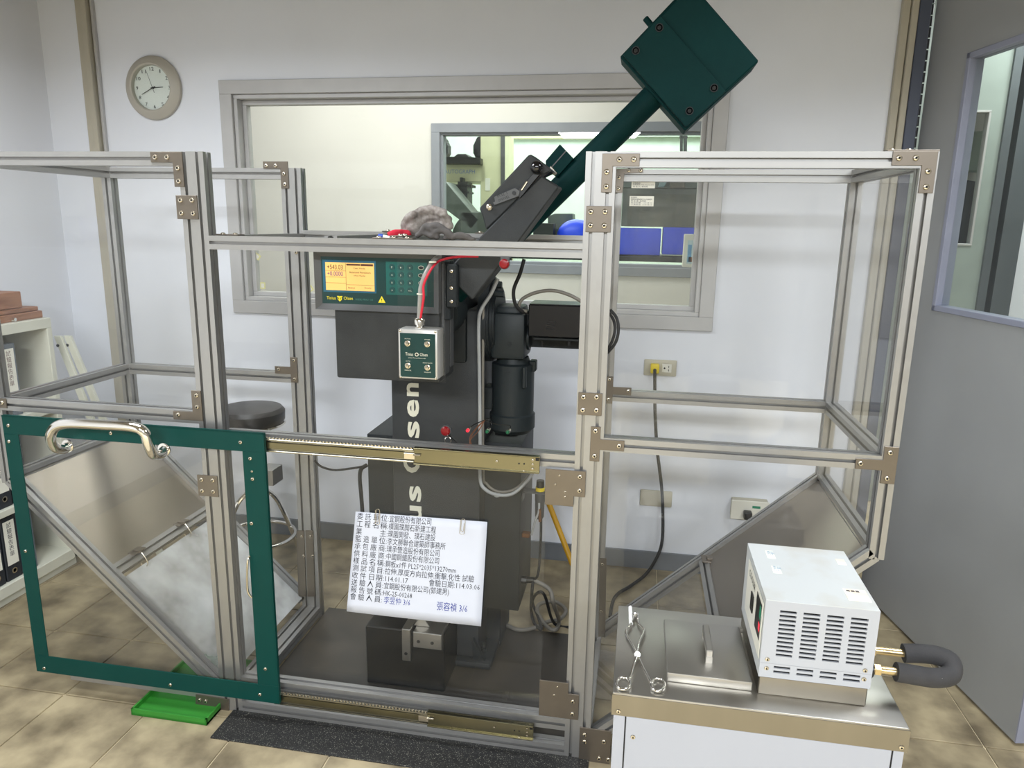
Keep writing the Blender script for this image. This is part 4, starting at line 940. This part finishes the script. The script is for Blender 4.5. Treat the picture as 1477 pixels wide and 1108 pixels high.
# ------------------------------------------------------------------ stool
sc_ = at(362, 596, Y=2.95); sc_.y = 2.95; sr = .148
STL = thing('round_stool', (sc_.x, 2.95, 0), 'round stool with dark vinyl seat behind the left wing of the cage', 'stool')
zt_ = sc_.z+.03
obj('seat', B().lathe([(0, -.075), (sr-.01, -.075), (sr, -.06), (sr+.002, -.02), (sr-.012, -.003), (sr-.05, .003), (0, .004)], (sc_.x, 2.95, zt_), (0, 0, 1), 48), SEATB, STL)
obj('seat_rim', B().lathe([(0, -.084), (sr-.002, -.084), (sr+.003, -.079), (sr-.002, -.074), (0, -.074)], (sc_.x, 2.95, zt_), (0, 0, 1), 48), CHROME, STL)
obj('stem', B().cyl((sc_.x, 2.95, .12), (sc_.x, 2.95, zt_-.08), .022, seg=20), CHROME, STL)
for k in range(4):
    a = math.pi/4+k*math.pi/2; e_ = Vector((math.cos(a), math.sin(a), 0))
    obj('leg', B().tube([Vector((sc_.x, 2.95, .42))+e_*.02, Vector((sc_.x, 2.95, .34))+e_*.10, Vector((sc_.x, 2.95, .012))+e_*.21], .011, 10), CHROME, STL)
obj('foot_ring', B().tube([Vector((sc_.x+.165*math.cos(a), 2.95+.165*math.sin(a), .19)) for a in [k*math.pi/12 for k in range(25)]], .009, 8), CHROME, STL, ang=80)

# ------------------------------------------------------------------ cutting: cooling bath cabinet
ZC_ = .70
c1_ = at(893, 873, Z=ZC_); c2_ = at(883, 1000, Z=ZC_); c3_ = at(1312, 1050, Z=ZC_)
X0, X1, Y0, Y1 = (c1_.x+c2_.x)/2, c3_.x, (c2_.y+c3_.y)/2, c1_.y
CB = thing('cooling_bath', ((X0+X1)/2, (Y0+Y1)/2, 0), 'white cabinet with stainless steel top standing in the lower right corner', 'cooling bath')
fz = ZC_-.052
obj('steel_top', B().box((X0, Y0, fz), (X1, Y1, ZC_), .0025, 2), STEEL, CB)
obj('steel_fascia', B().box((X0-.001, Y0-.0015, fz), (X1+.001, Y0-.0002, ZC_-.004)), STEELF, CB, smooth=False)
obj('cabinet_body', B().box((X0+.006, Y0+.006, .02), (X1-.006, Y1-.006, fz)), WHITEC, CB, smooth=False)
xf0, xf1 = at(902, 1060, Y=Y0).x, at(1284, 1105, Y=Y0).x
obj('front_panel', B().box((xf0, Y0+.002, .06), (xf1, Y0+.006, fz-.003), .001), WHITEC, CB)
obj('corner_post', B().box((X0+.004, Y0+.002, .0), (xf0-.003, Y0+.03, fz)), WHITEC, CB, smooth=False); obj('corner_post', B().box((xf1+.003, Y0+.002, .0), (X1-.004, Y0+.03, fz)), WHITEC, CB, smooth=False)
obj('panel_gap', B().box((xf0-.003, Y0+.004, .04), (xf0, Y0+.0065, fz)).box((xf1, Y0+.004, .04), (xf1+.003, Y0+.0065, fz)), DARK, CB)
for x, y in ((892, 1026), (1300, 1078)): bolt(at(x, y, Y=Y0-.001), CB, s=.7)
bolt(at(913, 1063, Y=Y0+.002), CB, s=.7)
# lid
l0, l1, l2, l3 = at(962, 892, Z=ZC_+.022), at(1075, 905, Z=ZC_+.022), at(962, 970, Z=ZC_+.022), at(1086, 985, Z=ZC_+.022)
lx0, lx1, ly0, ly1 = l2.x, l3.x+.0, (l2.y+l3.y)/2, (l0.y+l1.y)/2
LID = obj('bath_lid', B().box((lx0, ly0, ZC_), (lx1, ly1, ZC_+.022), .003, 2), STEEL, CB)
ha, hb_ = at(1019, 902, Z=ZC_+.05), at(1023, 940, Z=ZC_+.05)
hx = (ha.x+hb_.x)/2
obj('lid_handle', B().box((hx-.0075, hb_.y, ZC_+.036), (hx+.0075, ha.y, ZC_+.052), .002).box((hx-.0075, hb_.y, ZC_+.02), (hx+.0075, hb_.y+.012, ZC_+.037), .001).box((hx-.0075, ha.y-.012, ZC_+.02), (hx+.0075, ha.y, ZC_+.037), .001), STEEL, LID)
obj('lid_stop', B().box((at(1058, 902, Z=ZC_).x, ly1+.012, ZC_), (at(1075, 902, Z=ZC_).x, ly1+.024, ZC_+.008), .001), STEEL, CB)
# ------------------------------------------------------------------ control unit on the bath
zb1 = ZC_+.042
w0, w1_ = at(1091, 1000, Z=ZC_), at(1252, 1022, Z=ZC_)
ux0, ux1, uy0 = w0.x, w1_.x, (w0.y+w1_.y)/2
uz1 = at(1186, 874, Y=uy0).z
uy1 = at(1150, 790, Z=uz1).y
CU = thing('bath_control_unit', ((ux0+ux1)/2, (uy0+uy1)/2, ZC_), 'white metal control unit with louvred side on the steel cabinet top', 'control unit')
obj('steel_base', B().box((ux0+.002, uy0+.002, ZC_), (ux1-.003, uy1, zb1), .002), STEELF, CU)
th = .002
b = B()
# front sheet with real slots
rows = 11; cols = 4
uw = ux1-ux0; zlow = zb1; zhi = uz1; uh = zhi-zlow
holes = []
for c in range(cols):
    a0 = ux0+uw*(.135+.208*c); a1 = a0+uw*.148
    for r in range(rows):
        zz = zhi-uh*(.125+r*.0565); holes.append((a0, a1, zz-uh*.0155, zz+uh*.0155))
    for r in range(2):
        zz = zlow+uh*(.145-.06*r); holes.append((a0-uw*.005, a1-uw*.005, zz-uh*.0155, zz+uh*.0155))
xs_ = sorted({round(v, 5) for h_ in holes for v in h_[:2]} | {round(ux0, 5), round(ux1, 5)}); zs_ = sorted({round(v, 5) for h_ in holes for v in h_[2:]} | {round(zlow, 5), round(zhi, 5)})
def hole_at(x, z): return any(h_[0] < x < h_[1] and h_[2] < z < h_[3] for h_ in holes)
for i in range(len(xs_)-1):
    for j in range(len(zs_)-1):
        xa, xb, za, zb = xs_[i], xs_[i+1], zs_[j], zs_[j+1]; 
        if hole_at((xa+xb)/2, (za+zb)/2):
            for (p1, p2) in (((xa, za), (xb, za)), ((xb, za), (xb, zb)), ((xb, zb), (xa, zb)), ((xa, zb), (xa, za))):
                b.bm.faces.new([b.bm.verts.new(v) for v in ((p1[0], uy0, p1[1]), (p2[0], uy0, p2[1]), (p2[0], uy0+.004, p2[1]), (p1[0], uy0+.004, p1[1]))])
        else: b.bm.faces.new([b.bm.verts.new(v) for v in ((xa, uy0, za), (xb, uy0, za), (xb, uy0, zb), (xa, uy0, zb))])
bmesh.ops.remove_doubles(b.bm, verts=b.bm.verts[:], dist=1e-6)
obj('louvred_front', b, WHITEP, CU, smooth=False)
obj('housing', B().box((ux0, uy0+.0003, uz1-th), (ux1, uy1, uz1+.001), .0008).box((ux0, uy0+.0003, zb1), (ux0+th, uy1, uz1)).box((ux1-th, uy0+.0003, zb1), (ux1, uy1, uz1)).box((ux0, uy1-th, zb1), (ux1, uy1, uz1)), WHITET, CU, smooth=False)
obj('dark_slot_backing', B().box((ux0+.01, uy0+.02, zb1+.002), (ux1-.01, uy1-.01, uz1-.01)), DARK, CU, smooth=False)  # black box added behind the slots, its colour stands in for shade inside
obj('seam', B().box((ux0+.001, uy0-.0004, zb1+uh*.185), (ux1-.001, uy0, zb1+uh*.19)), mat('seam_grey', (150, 152, 156), .6), CU, smooth=False)
for u, v in ((.065, .24), (.065, .12), (.935, .235), (.935, .12)): bolt((ux0+uw*u, uy0, zlow+uh*v), CU, s=.65)
# display face on the left side
fxx = ux0-.001
def sidebox(name, y0, y1, z0, z1, m, d=.0012): return obj(name, B().box((fxx-d, y0, z0), (fxx, y1, z1)), m, CU, smooth=False)
ud = uy1-uy0
sidebox('side_panel', uy0+ud*.04, uy0+ud*.80, zb1+uh*.2, zb1+uh*.92, IVORYW)
sidebox('display', uy0+ud*.08, uy0+ud*.30, zb1+uh*.40, zb1+uh*.86, BLACK, .002); sidebox('display_green', uy0+ud*.085, uy0+ud*.14, zb1+uh*.66, zb1+uh*.82, GRN, .0024); sidebox('display_red', uy0+ud*.085, uy0+ud*.14, zb1+uh*.50, zb1+uh*.60, LEDR, .0024)
sidebox('switch', uy0+ud*.42, uy0+ud*.52, zb1+uh*.45, zb1+uh*.68, BLACK, .004)
RS = Matrix(((0, 0, -1), (-1, 0, 0), (0, 1, 0)))
text('side_lettering', 'COOLER', .022, (fxx-.0016, uy0+ud*.72, zb1+uh*.76), BLACK, CU, rotm=RS, res=2)
# stickers on top
def topst(name, x, y, w_, l_, m):
    p = at(x, y, Z=uz1+.001); return obj(name, B().box((p.x-w_/2, p.y-l_/2, uz1+.001), (p.x+w_/2, p.y+l_/2, uz1+.0016)), m, CU, smooth=False), p
for x, y, w_, l_ in ((1111, 800, .018, .040), (1120, 822, .018, .036)):
    o, p = topst('sticker', x, y, w_, l_, STICK); text('sticker_text', '委託\n試驗\n114', .008, (p.x-.006, p.y+.010, uz1+.0019), mat('blue_faint', (130, 160, 190), .7), CU, rotm=Matrix.Identity(3), res=1)
topst('sticker', 1213, 811, .018, .028, PINKTAPE)
o, p = topst('sticker', 1236, 859, .044, .050, PINKTAPE)
text('sticker_text', '■■■', .010, (p.x-.018, p.y+.012, uz1+.0019), mat('faded_print', (90, 84, 80), .7), CU, rotm=Matrix.Identity(3), res=1)
# fittings and the insulated pipe loop on the right side
def dd(x, y, Y): return at(x, y, Y=Y)
Ya_, Yb_ = uy0+.09, uy0+.035
pa = dd(1300, 942, Ya_); pb = dd(1292, 969, Yb_)
b = B().cyl((ux1, Ya_, pa.z), (ux1+.012, Ya_, pa.z), .014, seg=6).cyl((ux1+.01, Ya_, pa.z), (pa.x+.008, Ya_, pa.z), .0085, seg=16).cyl((ux1+.02, Ya_, pa.z), (ux1+.030, Ya_, pa.z), .0125, seg=6)
obj('brass_fitting', b, BRASS, CU)
b = B().cyl((ux1+.01, Yb_, pb.z), (pb.x+.008, Yb_, pb.z), .0085, seg=16).cyl((ux1+.014, Yb_, pb.z), (ux1+.026, Yb_, pb.z), .012, seg=6)
obj('brass_fitting', b, BRASS, CU)
obj('hose_knob', B().cyl((ux1, Ya_+.02, pa.z+.014), (ux1+.014, Ya_+.02, pa.z+.014), .018, seg=8, bev=.003).cyl((ux1, Yb_+.004, pb.z-.002), (ux1+.012, Yb_+.004, pb.z-.002), .02, seg=20, bev=.003), BLACK, CU)
pts = [Vector((pa.x+.004, Ya_, pa.z)), dd(1330, 943, Ya_), dd(1352, 946, Ya_-.005), dd(1371, 955, (Ya_+Yb_)/2+.01), dd(1371, 973, (Ya_+Yb_)/2-.01), dd(1350, 978, Yb_), dd(1320, 974, Yb_), Vector((pb.x, Yb_, pb.z))]
obj('insulated_pipe', B().tube(pts, .0195, 20), FOAM, CU, ang=80)
me_ = textmesh('NP-610 1/2" ID', .009, res=2)
P0 = dd(1358, 985, Yb_-.014); me_.transform(Matrix.Rotation(math.pi, 4, 'Z')); me_.transform((Matrix.Rotation(-.12, 3, 'Y') @ XZ).to_4x4()); me_.materials.clear(); me_.materials.append(mat('pipe_print', (150, 150, 150), .8))
o = bpy.data.objects.new('pipe_print', me_); o.location = (P0.x, Yb_-.0162, P0.z+.012); link(o, CU)

# ------------------------------------------------------------------ crucible tongs
TZ = ZC_+.006
def tp(x, y, z=0): return at(x, y, Z=TZ+z)
TG = thing('crucible_tongs', tp(920, 945), 'scissor shaped steel tongs lying on the left of the steel top', 'tongs')
def ring(cx, cy, rx, ry, a0): return [tp(cx+rx*math.cos(a0+t*math.pi/8), cy+ry*math.sin(a0+t*math.pi/8)) for t in range(17)]
pA = [tp(913, 893), tp(909, 902), tp(904, 908), tp(904, 916), tp(912, 930), tp(919, 944), tp(926, 960), tp(935, 977)]+ring(949, 988, 9.5, 9, math.pi*1.08)
pB = [tp(920, 893), tp(921, 900), tp(928, 907), tp(928, 914), tp(922, 928), tp(919, 944, .003), tp(915, 958), tp(910, 976)]+ring(899, 986, 9.5, 8.5, -math.pi*.2)
obj('tong_arm', B().tube(pA, .0032, 8), CHROME, TG, ang=80); obj('tong_arm', B().tube(pB, .0032, 8), CHROME, TG, ang=80)
obj('pivot', B().cyl(tp(919.5, 944, -.004), tp(919.5, 944, .007), .006, seg=14), CHROME, TG)
obj('tong_tip', B().tube([tp(909, 876), tp(910, 900, -.001)], .0048, 8), mat('white_tape', (226, 226, 224), .5), TG)
obj('tong_tip', B().tube([tp(913, 893), tp(912, 886), tp(915, 888)], .0035, 8).tube([tp(920, 894), tp(919, 886), tp(914, 886)], .0035, 8), CHROME, TG)

# ------------------------------------------------------------------ gloves and pen on the cage top
def remeshed(name, b, m, parent=None, vox=.004, disp=.0025, sc=45.):
    o = obj(name, b, m, parent); md = o.modifiers.new('r', 'REMESH'); md.mode = 'VOXEL'; md.voxel_size = vox
    dg_ = bpy.context.evaluated_depsgraph_get(); me = bpy.data.meshes.new_from_object(o.evaluated_get(dg_)); o.modifiers.clear(); o.data = me
    from mathutils import noise
    for v in me.vertices:
        w_ = v.co+o.location; n_ = noise.noise(w_*sc)+.6*noise.noise(w_*sc*2.3); d_ = v.normal
        v.co += d_*n_*disp
    me.materials.clear(); me.materials.append(m)
    for p in me.polygons: p.use_smooth = True
    return o
gY = 2.22
def ga(x, y, Y=gY): return at(x, y, Y=Y)
GL = thing('work_glove', ga(612, 340), 'grey knitted work gloves with red cuff crumpled on the cage top', 'gloves')
b = B().sph(ga(600, 326), .036, (1.15, .9, .95), 16).sph(ga(590, 335), .026, (1.2, .9, .75), 14).sph(ga(607, 315), .024, (1.2, .9, .7), 14)
for pth, rr_ in (([(592, 318), (603, 307), (618, 302.5), (633, 305), (640, 308)], .0135), ([(600, 323), (618, 314), (634, 312), (646, 316)], .0135), ([(604, 332), (622, 324), (638, 322), (648, 326)], .013), ([(588, 336), (583, 326), (588, 315), (596, 309)], .012)):
    b.tube([ga(x, y, gY-.012*i) for i, (x, y) in enumerate(pth)], rr_, 12); b.sph(ga(*pth[-1], gY-.012*(len(pth)-1)), rr_, seg=12)
remeshed('knit_glove', b, GLOVE, GL)
b = B()
for pth, rr_ in (([(606, 338), (614, 326), (622, 331), (630, 342)], .0095), ([(616, 330), (628, 325), (640, 331), (648, 339)], .0105), ([(622, 341), (634, 332), (646, 335), (653, 342)], .0105), ([(600, 341), (610, 336), (622, 341)], .009), ([(648, 343), (662, 338), (676, 341)], .007), ([(640, 344), (655, 342), (684, 345)], .006)):
    b.tube([ga(x, y, gY-.045) for x, y in pth], rr_, 12); b.sph(ga(*pth[-1], gY-.045), rr_, seg=12)
remeshed('glove_fingers', b, GLOVED, GL, disp=.0015)
b = B().tube([ga(560, 341, 2.15), ga(570, 337, 2.16), ga(580, 336.5, 2.18), ga(588, 338, 2.19)], .0125, 12); b.sph(ga(588, 339, 2.19), .014, seg=10).sph(ga(574, 340, 2.17), .012, (1.5, 1, .6), 12)
remeshed('glove_cuff', b, CUFF, GL, vox=.004, disp=.002)
PN = thing('marker_pen', ga(556, 342, 2.09), 'white marker pen with blue cap beside the gloves', 'pen')
obj('pen_body', B().cyl(ga(553, 341.5, 2.07), ga(572, 346, 2.06), .0062, seg=14), STICK, PN); obj('pen_cap', B().cyl(ga(546, 341, 2.07), ga(553, 341.5, 2.07), .0078, seg=14, bev=.001), BLUEP, PN)

# ------------------------------------------------------------------ pole leaning on the wall, small crate
pA_ = at(790, 722, Y=YW-.03); pB_ = at(830, 815, Z=0.0)
o = obj('yellow_pole', B().cyl(at(786, 712, Y=YW-.04), at(826, 815, Y=3.2), .0135, seg=16), YWOOD); tag(o, 'yellow pole leaning on the wall behind the right posts', 'pole')
GC = thing('green_tray', (-1.52, 2.08, 0), 'bright green shallow plastic tray on the floor under the left wing', 'tray')
gx0, gx1, gy0, gy1 = -1.625, -1.345, 1.912, 2.25
b = B().box((gx0, gy0, 0), (gx1, gy1, .008)).box((gx0, gy0, .0), (gx1, gy0+.006, .024)).box((gx0, gy1-.006, 0), (gx1, gy1, .024)).box((gx0, gy0, 0), (gx0+.006, gy1, .024)).box((gx1-.006, gy0, 0), (gx1, gy1, .024))
obj('tray_body', b, GCRATE, GC, smooth=False)

# ------------------------------------------------------------------ left side: steel shelf with binders, boxes on it
sh = at(73, 458, X=-2.62)
SX0, SX1, SYb, SZt = -2.955, -2.62, sh.y, sh.z
SHF = thing('steel_shelf', ((SX0+SX1)/2, 2.2, 0), 'cream steel open shelf cabinet at the left wall', 'shelf')
SYf = 1.5
zm_ = .42
b = B().box((SX0, SYf, SZt-.045), (SX1, SYb, SZt), .002); obj('shelf_top', b, SHELF, SHF)
obj('side_panel', B().box((SX0, SYb-.028, .04), (SX1, SYb, SZt-.045), .002), SHELF, SHF); obj('side_panel', B().box((SX0, SYf, .04), (SX1, SYf+.028, SZt-.045), .002), SHELF, SHF)
obj('back_panel', B().box((SX0, SYf, .04), (SX0+.01, SYb, SZt-.045)), mat('shelf_inside', (150, 155, 150), .6), SHF)
for z in (zm_, .80): obj('shelf_board', B().box((SX0+.01, SYf+.02, z-.03), (SX1, SYb-.028, z), .002), SHELF, SHF)
obj('shelf_board', B().box((SX0, SYf, .04), (SX1, SYb, .09), .002), SHELF, SHF); obj('plinth', B().box((SX0, SYf, 0), (SX1-.02, SYb, .04)), SHELF, SHF)
kanji = '試驗報告表單紀錄檔案'
def binder(y, z, m, w_, lab, cols=INK, h_=.315):
    o = thing('binder', (SX1-.16, y, z), lab, 'binder', 'binders in the steel shelf')
    obj('cover', B().box((SX1-.29, y-w_/2, z), (SX1-.02, y+w_/2, z+h_), .003), m, o)
    obj('spine_label', B().box((SX1-.0205, y-w_*.36, z+.07), (SX1-.0192, y+w_*.36, z+h_-.02)), STICK, o)
    obj('spine_ring', B().lathe([(.008, 0), (.013, 0), (.013, .002), (.008, .002), (.008, 0)], (SX1-.02, y, z+.04), (1, 0, 0), 18), BOLT, o)
    RX = Matrix(((0, 0, 1), (1, 0, 0), (0, 1, 0)))
    text('spine_text', '\n'.join(kanji[k:k+1] for k in range(6)), .026, (SX1-.019, y-.013, z+h_-.05), cols, o, rotm=RX, res=1)
yy = SYb-.17
labs_u = ['grey binder with white spine label, farthest on the upper shelf', 'second grey binder from the far end of the upper shelf', 'third grey binder from the far end of the upper shelf', 'fourth grey binder from the far end of the upper shelf']
for k, y in enumerate((2.63, 2.545, 2.46, 2.375)): binder(y, .80, BINDG, .078, labs_u[k], mat('brown_ink', (96, 60, 60), .7))
labs_m = ['black binder, farthest on the middle shelf board', 'second black binder from the far end of the middle shelf board', 'third black binder from the far end of the middle shelf board']
for k, y in enumerate((2.60, 2.515, 2.43)): binder(y, zm_, BINDER, .078, labs_m[k])
labs_l = ['black binder, farthest on the bottom shelf board', 'second black binder from the far end of the bottom board', 'third black binder from the far end of the bottom board', 'fourth black binder from the far end of the bottom board']
for k, y in enumerate((2.60, 2.515, 2.43, 2.345)): binder(y, .09, BINDER if k else BINDG, .078, labs_l[k], h_=.29)
# wooden drawers on the shelf
xw = SX1-.03
def wb(x1, y0, y1, z0, z1, lab, rot):
    R = Matrix.Rotation(rot, 3, 'Z'); o = obj('wooden_board', B().box((x1-.30, y0, z0), (x1, y1, z1), .003, 1, R), WOOD); tag(o, lab, 'wooden box', 'brown wooden boxes on the shelf'); return o
wb(xw, 2.22, 2.835, SZt+.034, SZt+.052, 'thin middle brown board of the pile on the steel shelf', .03)
o = wb(xw+.0, 2.20, 2.85, SZt+.0, SZt+.032, 'lowest brown wooden drawer of the pile on the steel shelf', .0)
obj('metal_knob', B().cyl((xw-.002, 2.68, SZt+.012), (xw+.02, 2.68, SZt+.012), .008, seg=12, bev=.001), CHROME, o)
o = wb(xw-.01, 2.18, 2.76, SZt+.054, SZt+.125, 'topmost brown wooden box of the pile on the steel shelf', .02)
obj('label_strip', B().box((xw-.009, 2.56, SZt+.083), (xw-.006, 2.63, SZt+.086)), LETTER, o)
# cream strips leaning behind the shelf
for k, dx in enumerate((0, .045)):
    t_ = Vector((-2.63+dx*.75-.06, SYb+.10, 1.10)); f_ = Vector((-2.36+dx*1.4, SYb+.12+k*.03, 0.0)); t_.y += k*.02
    o = obj('leaning_strip', B().loft([t_+Vector((-.018, 0, 0)), t_+Vector((.018, 0, 0)), f_+Vector((.018, 0, 0)), f_+Vector((-.018, 0, 0))], (0, .015, 0), .001), SHELF)
    obj('screw', B().cyl(t_+Vector((0, -.003, -.045)), t_+Vector((0, 0, -.045)), .007, seg=12), GREYM2, o)
    tag(o, ('cream metal strip leaning beside the shelf, nearer the shelf', 'cream metal strip leaning beside the shelf, farther from the shelf')[k], 'metal strip', 'cream strips leaning by the shelf')

# ------------------------------------------------------------------ labels on the right wing's back panel
Yk = F1-.0065
for k, (qd, ls) in enumerate((((911, 257.5, 945, 271.5), ['儀器設備編號:206', '設備名稱: 衝擊試驗機', '設備廠牌:', '設備型號: Mdl. Impact 104', '保 管 人: 管理員']), ((908, 283, 943, 297.5), ['校正資料', '儀器設備編號:206 校驗表', '校 正 者: 品保室', '校正日期: 113.08.15', '下次校正: 114.08.15']))):
    x0, x1, z0, z1 = rect(*qd, Yk)
    o = obj('inspection_label', B().box((x0, Yk-.0008, z0), (x1, Yk, z1), .0002), STICK); tag(o, ('upper white printed label on the right wing panel', 'lower white printed label on the right wing panel')[k], 'label', 'labels on the right wing panel')
    n_ = len(ls); hh = (z1-z0)/(n_+.6)
    for i, l_ in enumerate(ls): text_fit('label_text', l_, (x0+.005, x0+.005+min(.0032*len(l_)*1.6, x1-x0-.01), z1-hh*(i+1.1), z1-hh*(i+.35), Yk-.0008), INK, o, res=1)

# ------------------------------------------------------------------ the rooms behind the glass
def far(name, px, Y, Y1, m, lab, cat, parts=(), group=None):
    """px outline or list of outlines at depth Y"""
    b = B()
    for pp in px: b.pxprism(pp, Y, Y1, .004)
    o = obj(name, b, m); tag(o, lab, cat, group)
    for n_, pl_, ya, yb, mm in parts:
        b = B()
        for pp in pl_: b.pxprism(pp, ya, yb, .003)
        obj(n_, b, mm, o)
    return o
Yg = 6.6
def R4(x0, y0, x1, y1): return [(x0, y0), (x1, y0), (x1, y1), (x0, y1)]
UF = far('test_frame', [R4(693, 190, 727, 700), R4(610, 190, 620, 700), R4(610, 237, 700, 262), R4(610, 400, 727, 440)], Yg, Yg+.5, CREAMM, 'cream coloured testing frame with black grips seen beyond the second window', 'testing machine',
    [('column_edge', [R4(722, 190, 728, 430)], Yg-.02, Yg, GREYL), ('upper_grip', [[(640, 236), (640, 226), (655, 226), (660, 222), (672, 222), (676, 226), (693, 228), (693, 237)]], Yg-.1, Yg+.1, BLACK),
     ('lower_grip', [R4(660, 262, 674, 300), R4(655, 266, 679, 270), R4(656, 276, 676, 279), R4(663, 256, 667, 262)], Yg-.1, Yg+.1, BLACK)])
for x, s_ in ((640, 1), (693, -1)):
    b = B()
    for k in range(6): c = at(x-s_*2, 205+k*4.5, Y=Yg+.1); b.cyl(c-Vector((0, .06, 0)), c+Vector((0, .06, 0)), .075-abs(k-2.5)*.012, seg=10)
    obj('rack_spring', b, RUBBER, UF)
text_fit('frame_lettering', 'AUTOGRAPH', (*rect(641, 244.5, 685, 250.5, Yg), Yg), mat('blue_lettering', (120, 140, 190), .6), UF)
obj('frame_label', B().box((at(700, 262, Y=Yg).x, Yg-.003, at(700, 275, Y=Yg).z), (at(707, 262, Y=Yg).x, Yg, at(700, 257, Y=Yg).z)), STICK, UF)
far('old_pendulum_tester', [[(630, 262), (643, 262), (690, 318), (680, 330), (640, 300)], R4(664, 306, 710, 800)], 6.1, 6.4, OLIVE, 'dark olive pendulum machine seen beyond the second window', 'testing machine')
c0 = at(689, 345, Y=6.15); o = obj('machine_drum', B().cyl(c0, c0+Vector((0, .35, 0)), at(727, 345, Y=6.15).x-c0.x, seg=36), OLIVE); o.parent = bpy.data.objects['old_pendulum_tester']; o.matrix_parent_inverse = WM['old_pendulum_tester'].inverted()
o = far('far_door_frame', [R4(727, 196, 731, 640), R4(727, 196, 905, 200)], 8.2, 8.3, CREAMM, 'pale cream frame around a bright opening in the far room', 'frame')
# rack with dark bins and blue bins in the inner room
Yr = 4.55
bx = (at(770, 375, Y=Yr).x, at(1040, 375, Y=Yr).x)
Yo = 5.5
def orow(name, q, m, lab, cat, Y=Yo, dep=.3, bev=.004, group=None, parts=()):
    x0, x1, z0, z1 = rect(*q, Y); o = obj(name, B().box((x0, Y, z0), (x1, Y+dep, z1), bev), m); tag(o, lab, cat, group); 
    return o
zt2 = at(900, 369, Y=Yo).z
BN = thing('work_bench', (0, Yo+.3, 0), 'dark work bench below the blue bins beyond the second window', 'bench')
obj('bench_top', B().box((-2.6, Yo-.1, zt2-.035), (1.5, Yo+.6, zt2), .003), GREYM2, BN)
for x in (-2.5, -1.0, .4, 1.4): obj('leg', B().box((x-.03, Yo-.05, 0), (x+.03, Yo+.0, zt2-.035)), GREYM2, BN)
orow('blue_bin', (890, 329, 953, 368, ), BLUE, 'left blue plastic bin seen through the right wing', 'bin', group='blue bins on the bench')
orow('blue_bin', (956, 328, 1030, 368, ), BLUE, 'right blue plastic bin seen through the right wing', 'bin', group='blue bins on the bench')
orow('steel_case', (897, 272, 1019, 327.5), mat('grey_case', (84, 88, 86), .5), 'dark grey steel case standing above the blue bins', 'case')
SCS = bpy.data.objects['steel_case']; x0, x1, z0, z1 = rect(905, 280, 1010, 327, Yo-.004); obj('case_panel', B().box((x0, Yo-.004, z0), (x1, Yo, z1)), mat('grey_case_dark', (62, 66, 64), .5, rgb2=(88, 84, 76)), SCS)
orow('parts_tray', (890, 249, 1022, 271), mat('tray_grey', (100, 108, 108), .6), 'grey parts tray on top of the dark steel case', 'tray', dep=.25)
o = far('feed_bracket', [[(949, 270), (955, 252), (964, 252), (965, 258), (958, 270)]], Yo-.05, Yo-.02, mat('pale_blue_grey', (130, 150, 160), .5), 'pale blue grey bracket beside the white label', 'bracket')
far('brown_fixture', [R4(966, 258, 988, 271), R4(976, 246, 996, 258)], Yo-.06, Yo-.005, mat('brownish', (92, 84, 78), .6), 'brownish fixture above the steel case near the window edge', 'fixture')
far('steel_column', [R4(981, 190, 985, 222), R4(980, 196, 992, 199), R4(986, 190, 991, 222)], 7, 7.06, GREYL, 'thin grey double column under the hammer beyond the glass', 'column')
far('instrument_row', [[(790, 312), (800, 308), (826, 308), (828, 364), (790, 364)]], Yo+.1, Yo+.3, OLIVE, 'row of small dark instruments behind the green shaft', 'instruments')
c0 = at(832, 330, Y=Yo+.02); b = B().sph((c0.x, c0.y, zt2+.13), .15, (1, .6, .86), 20); o = obj('blue_bowl', b, BLUE); tag(o, 'rounded blue plastic basin left of the right posts', 'basin')
tag(obj('black_box', B().box((at(770, 340, Y=Yo-.05).x, Yo-.09, zt2), (at(800, 340, Y=Yo).x, Yo+.05, at(790, 322, Y=Yo).z), .003), BLACK), 'black box on the bench behind the green shaft', 'box')
NB = orow('notice_board', (985, 338, 1040, 386), STICK, 'white framed notice with pale blue sheet standing inside the window corner', 'notice', Y=3.7, dep=.012)
Yn = 3.7
def nb(name, q, m):
    x0, x1, z0, z1 = rect(*q, Yn); obj(name, B().box((x0, Yn-.001, z0), (x1, Yn, z1)), m, NB, smooth=False)
obj('stand', B().box((at(1000, 386, Y=3.72).x, 3.715, 0), (at(1010, 386, Y=3.72).x, 3.735, at(1005, 370, Y=3.72).z)), GREYL, NB)
nb('sheet', (991, 347, 1036, 381), mat('pale_blue_sheet', (190, 210, 214), .6)); 
x0, x1, z0, z1 = rect(992, 353, 997, 378, Yn); obj('blue_strip', B().box((x0, Yn-.002, z0), (x1, Yn-.001, z1)), mat('strip_blue', (90, 150, 190), .5), NB, smooth=False)
x0, x1, z0, z1 = rect(1003, 349.5, 1012, 355.5, Yn); obj('yellow_note', B().box((x0, Yn-.002, z0), (x1, Yn-.001, z1)), YSTICK, NB, smooth=False)
x0, x1, z0, z1 = rect(993, 371, 1008, 378, Yn); obj('brown_patch', B().box((x0, Yn-.002, z0), (x1, Yn-.001, z1)), WOOD, NB, smooth=False)
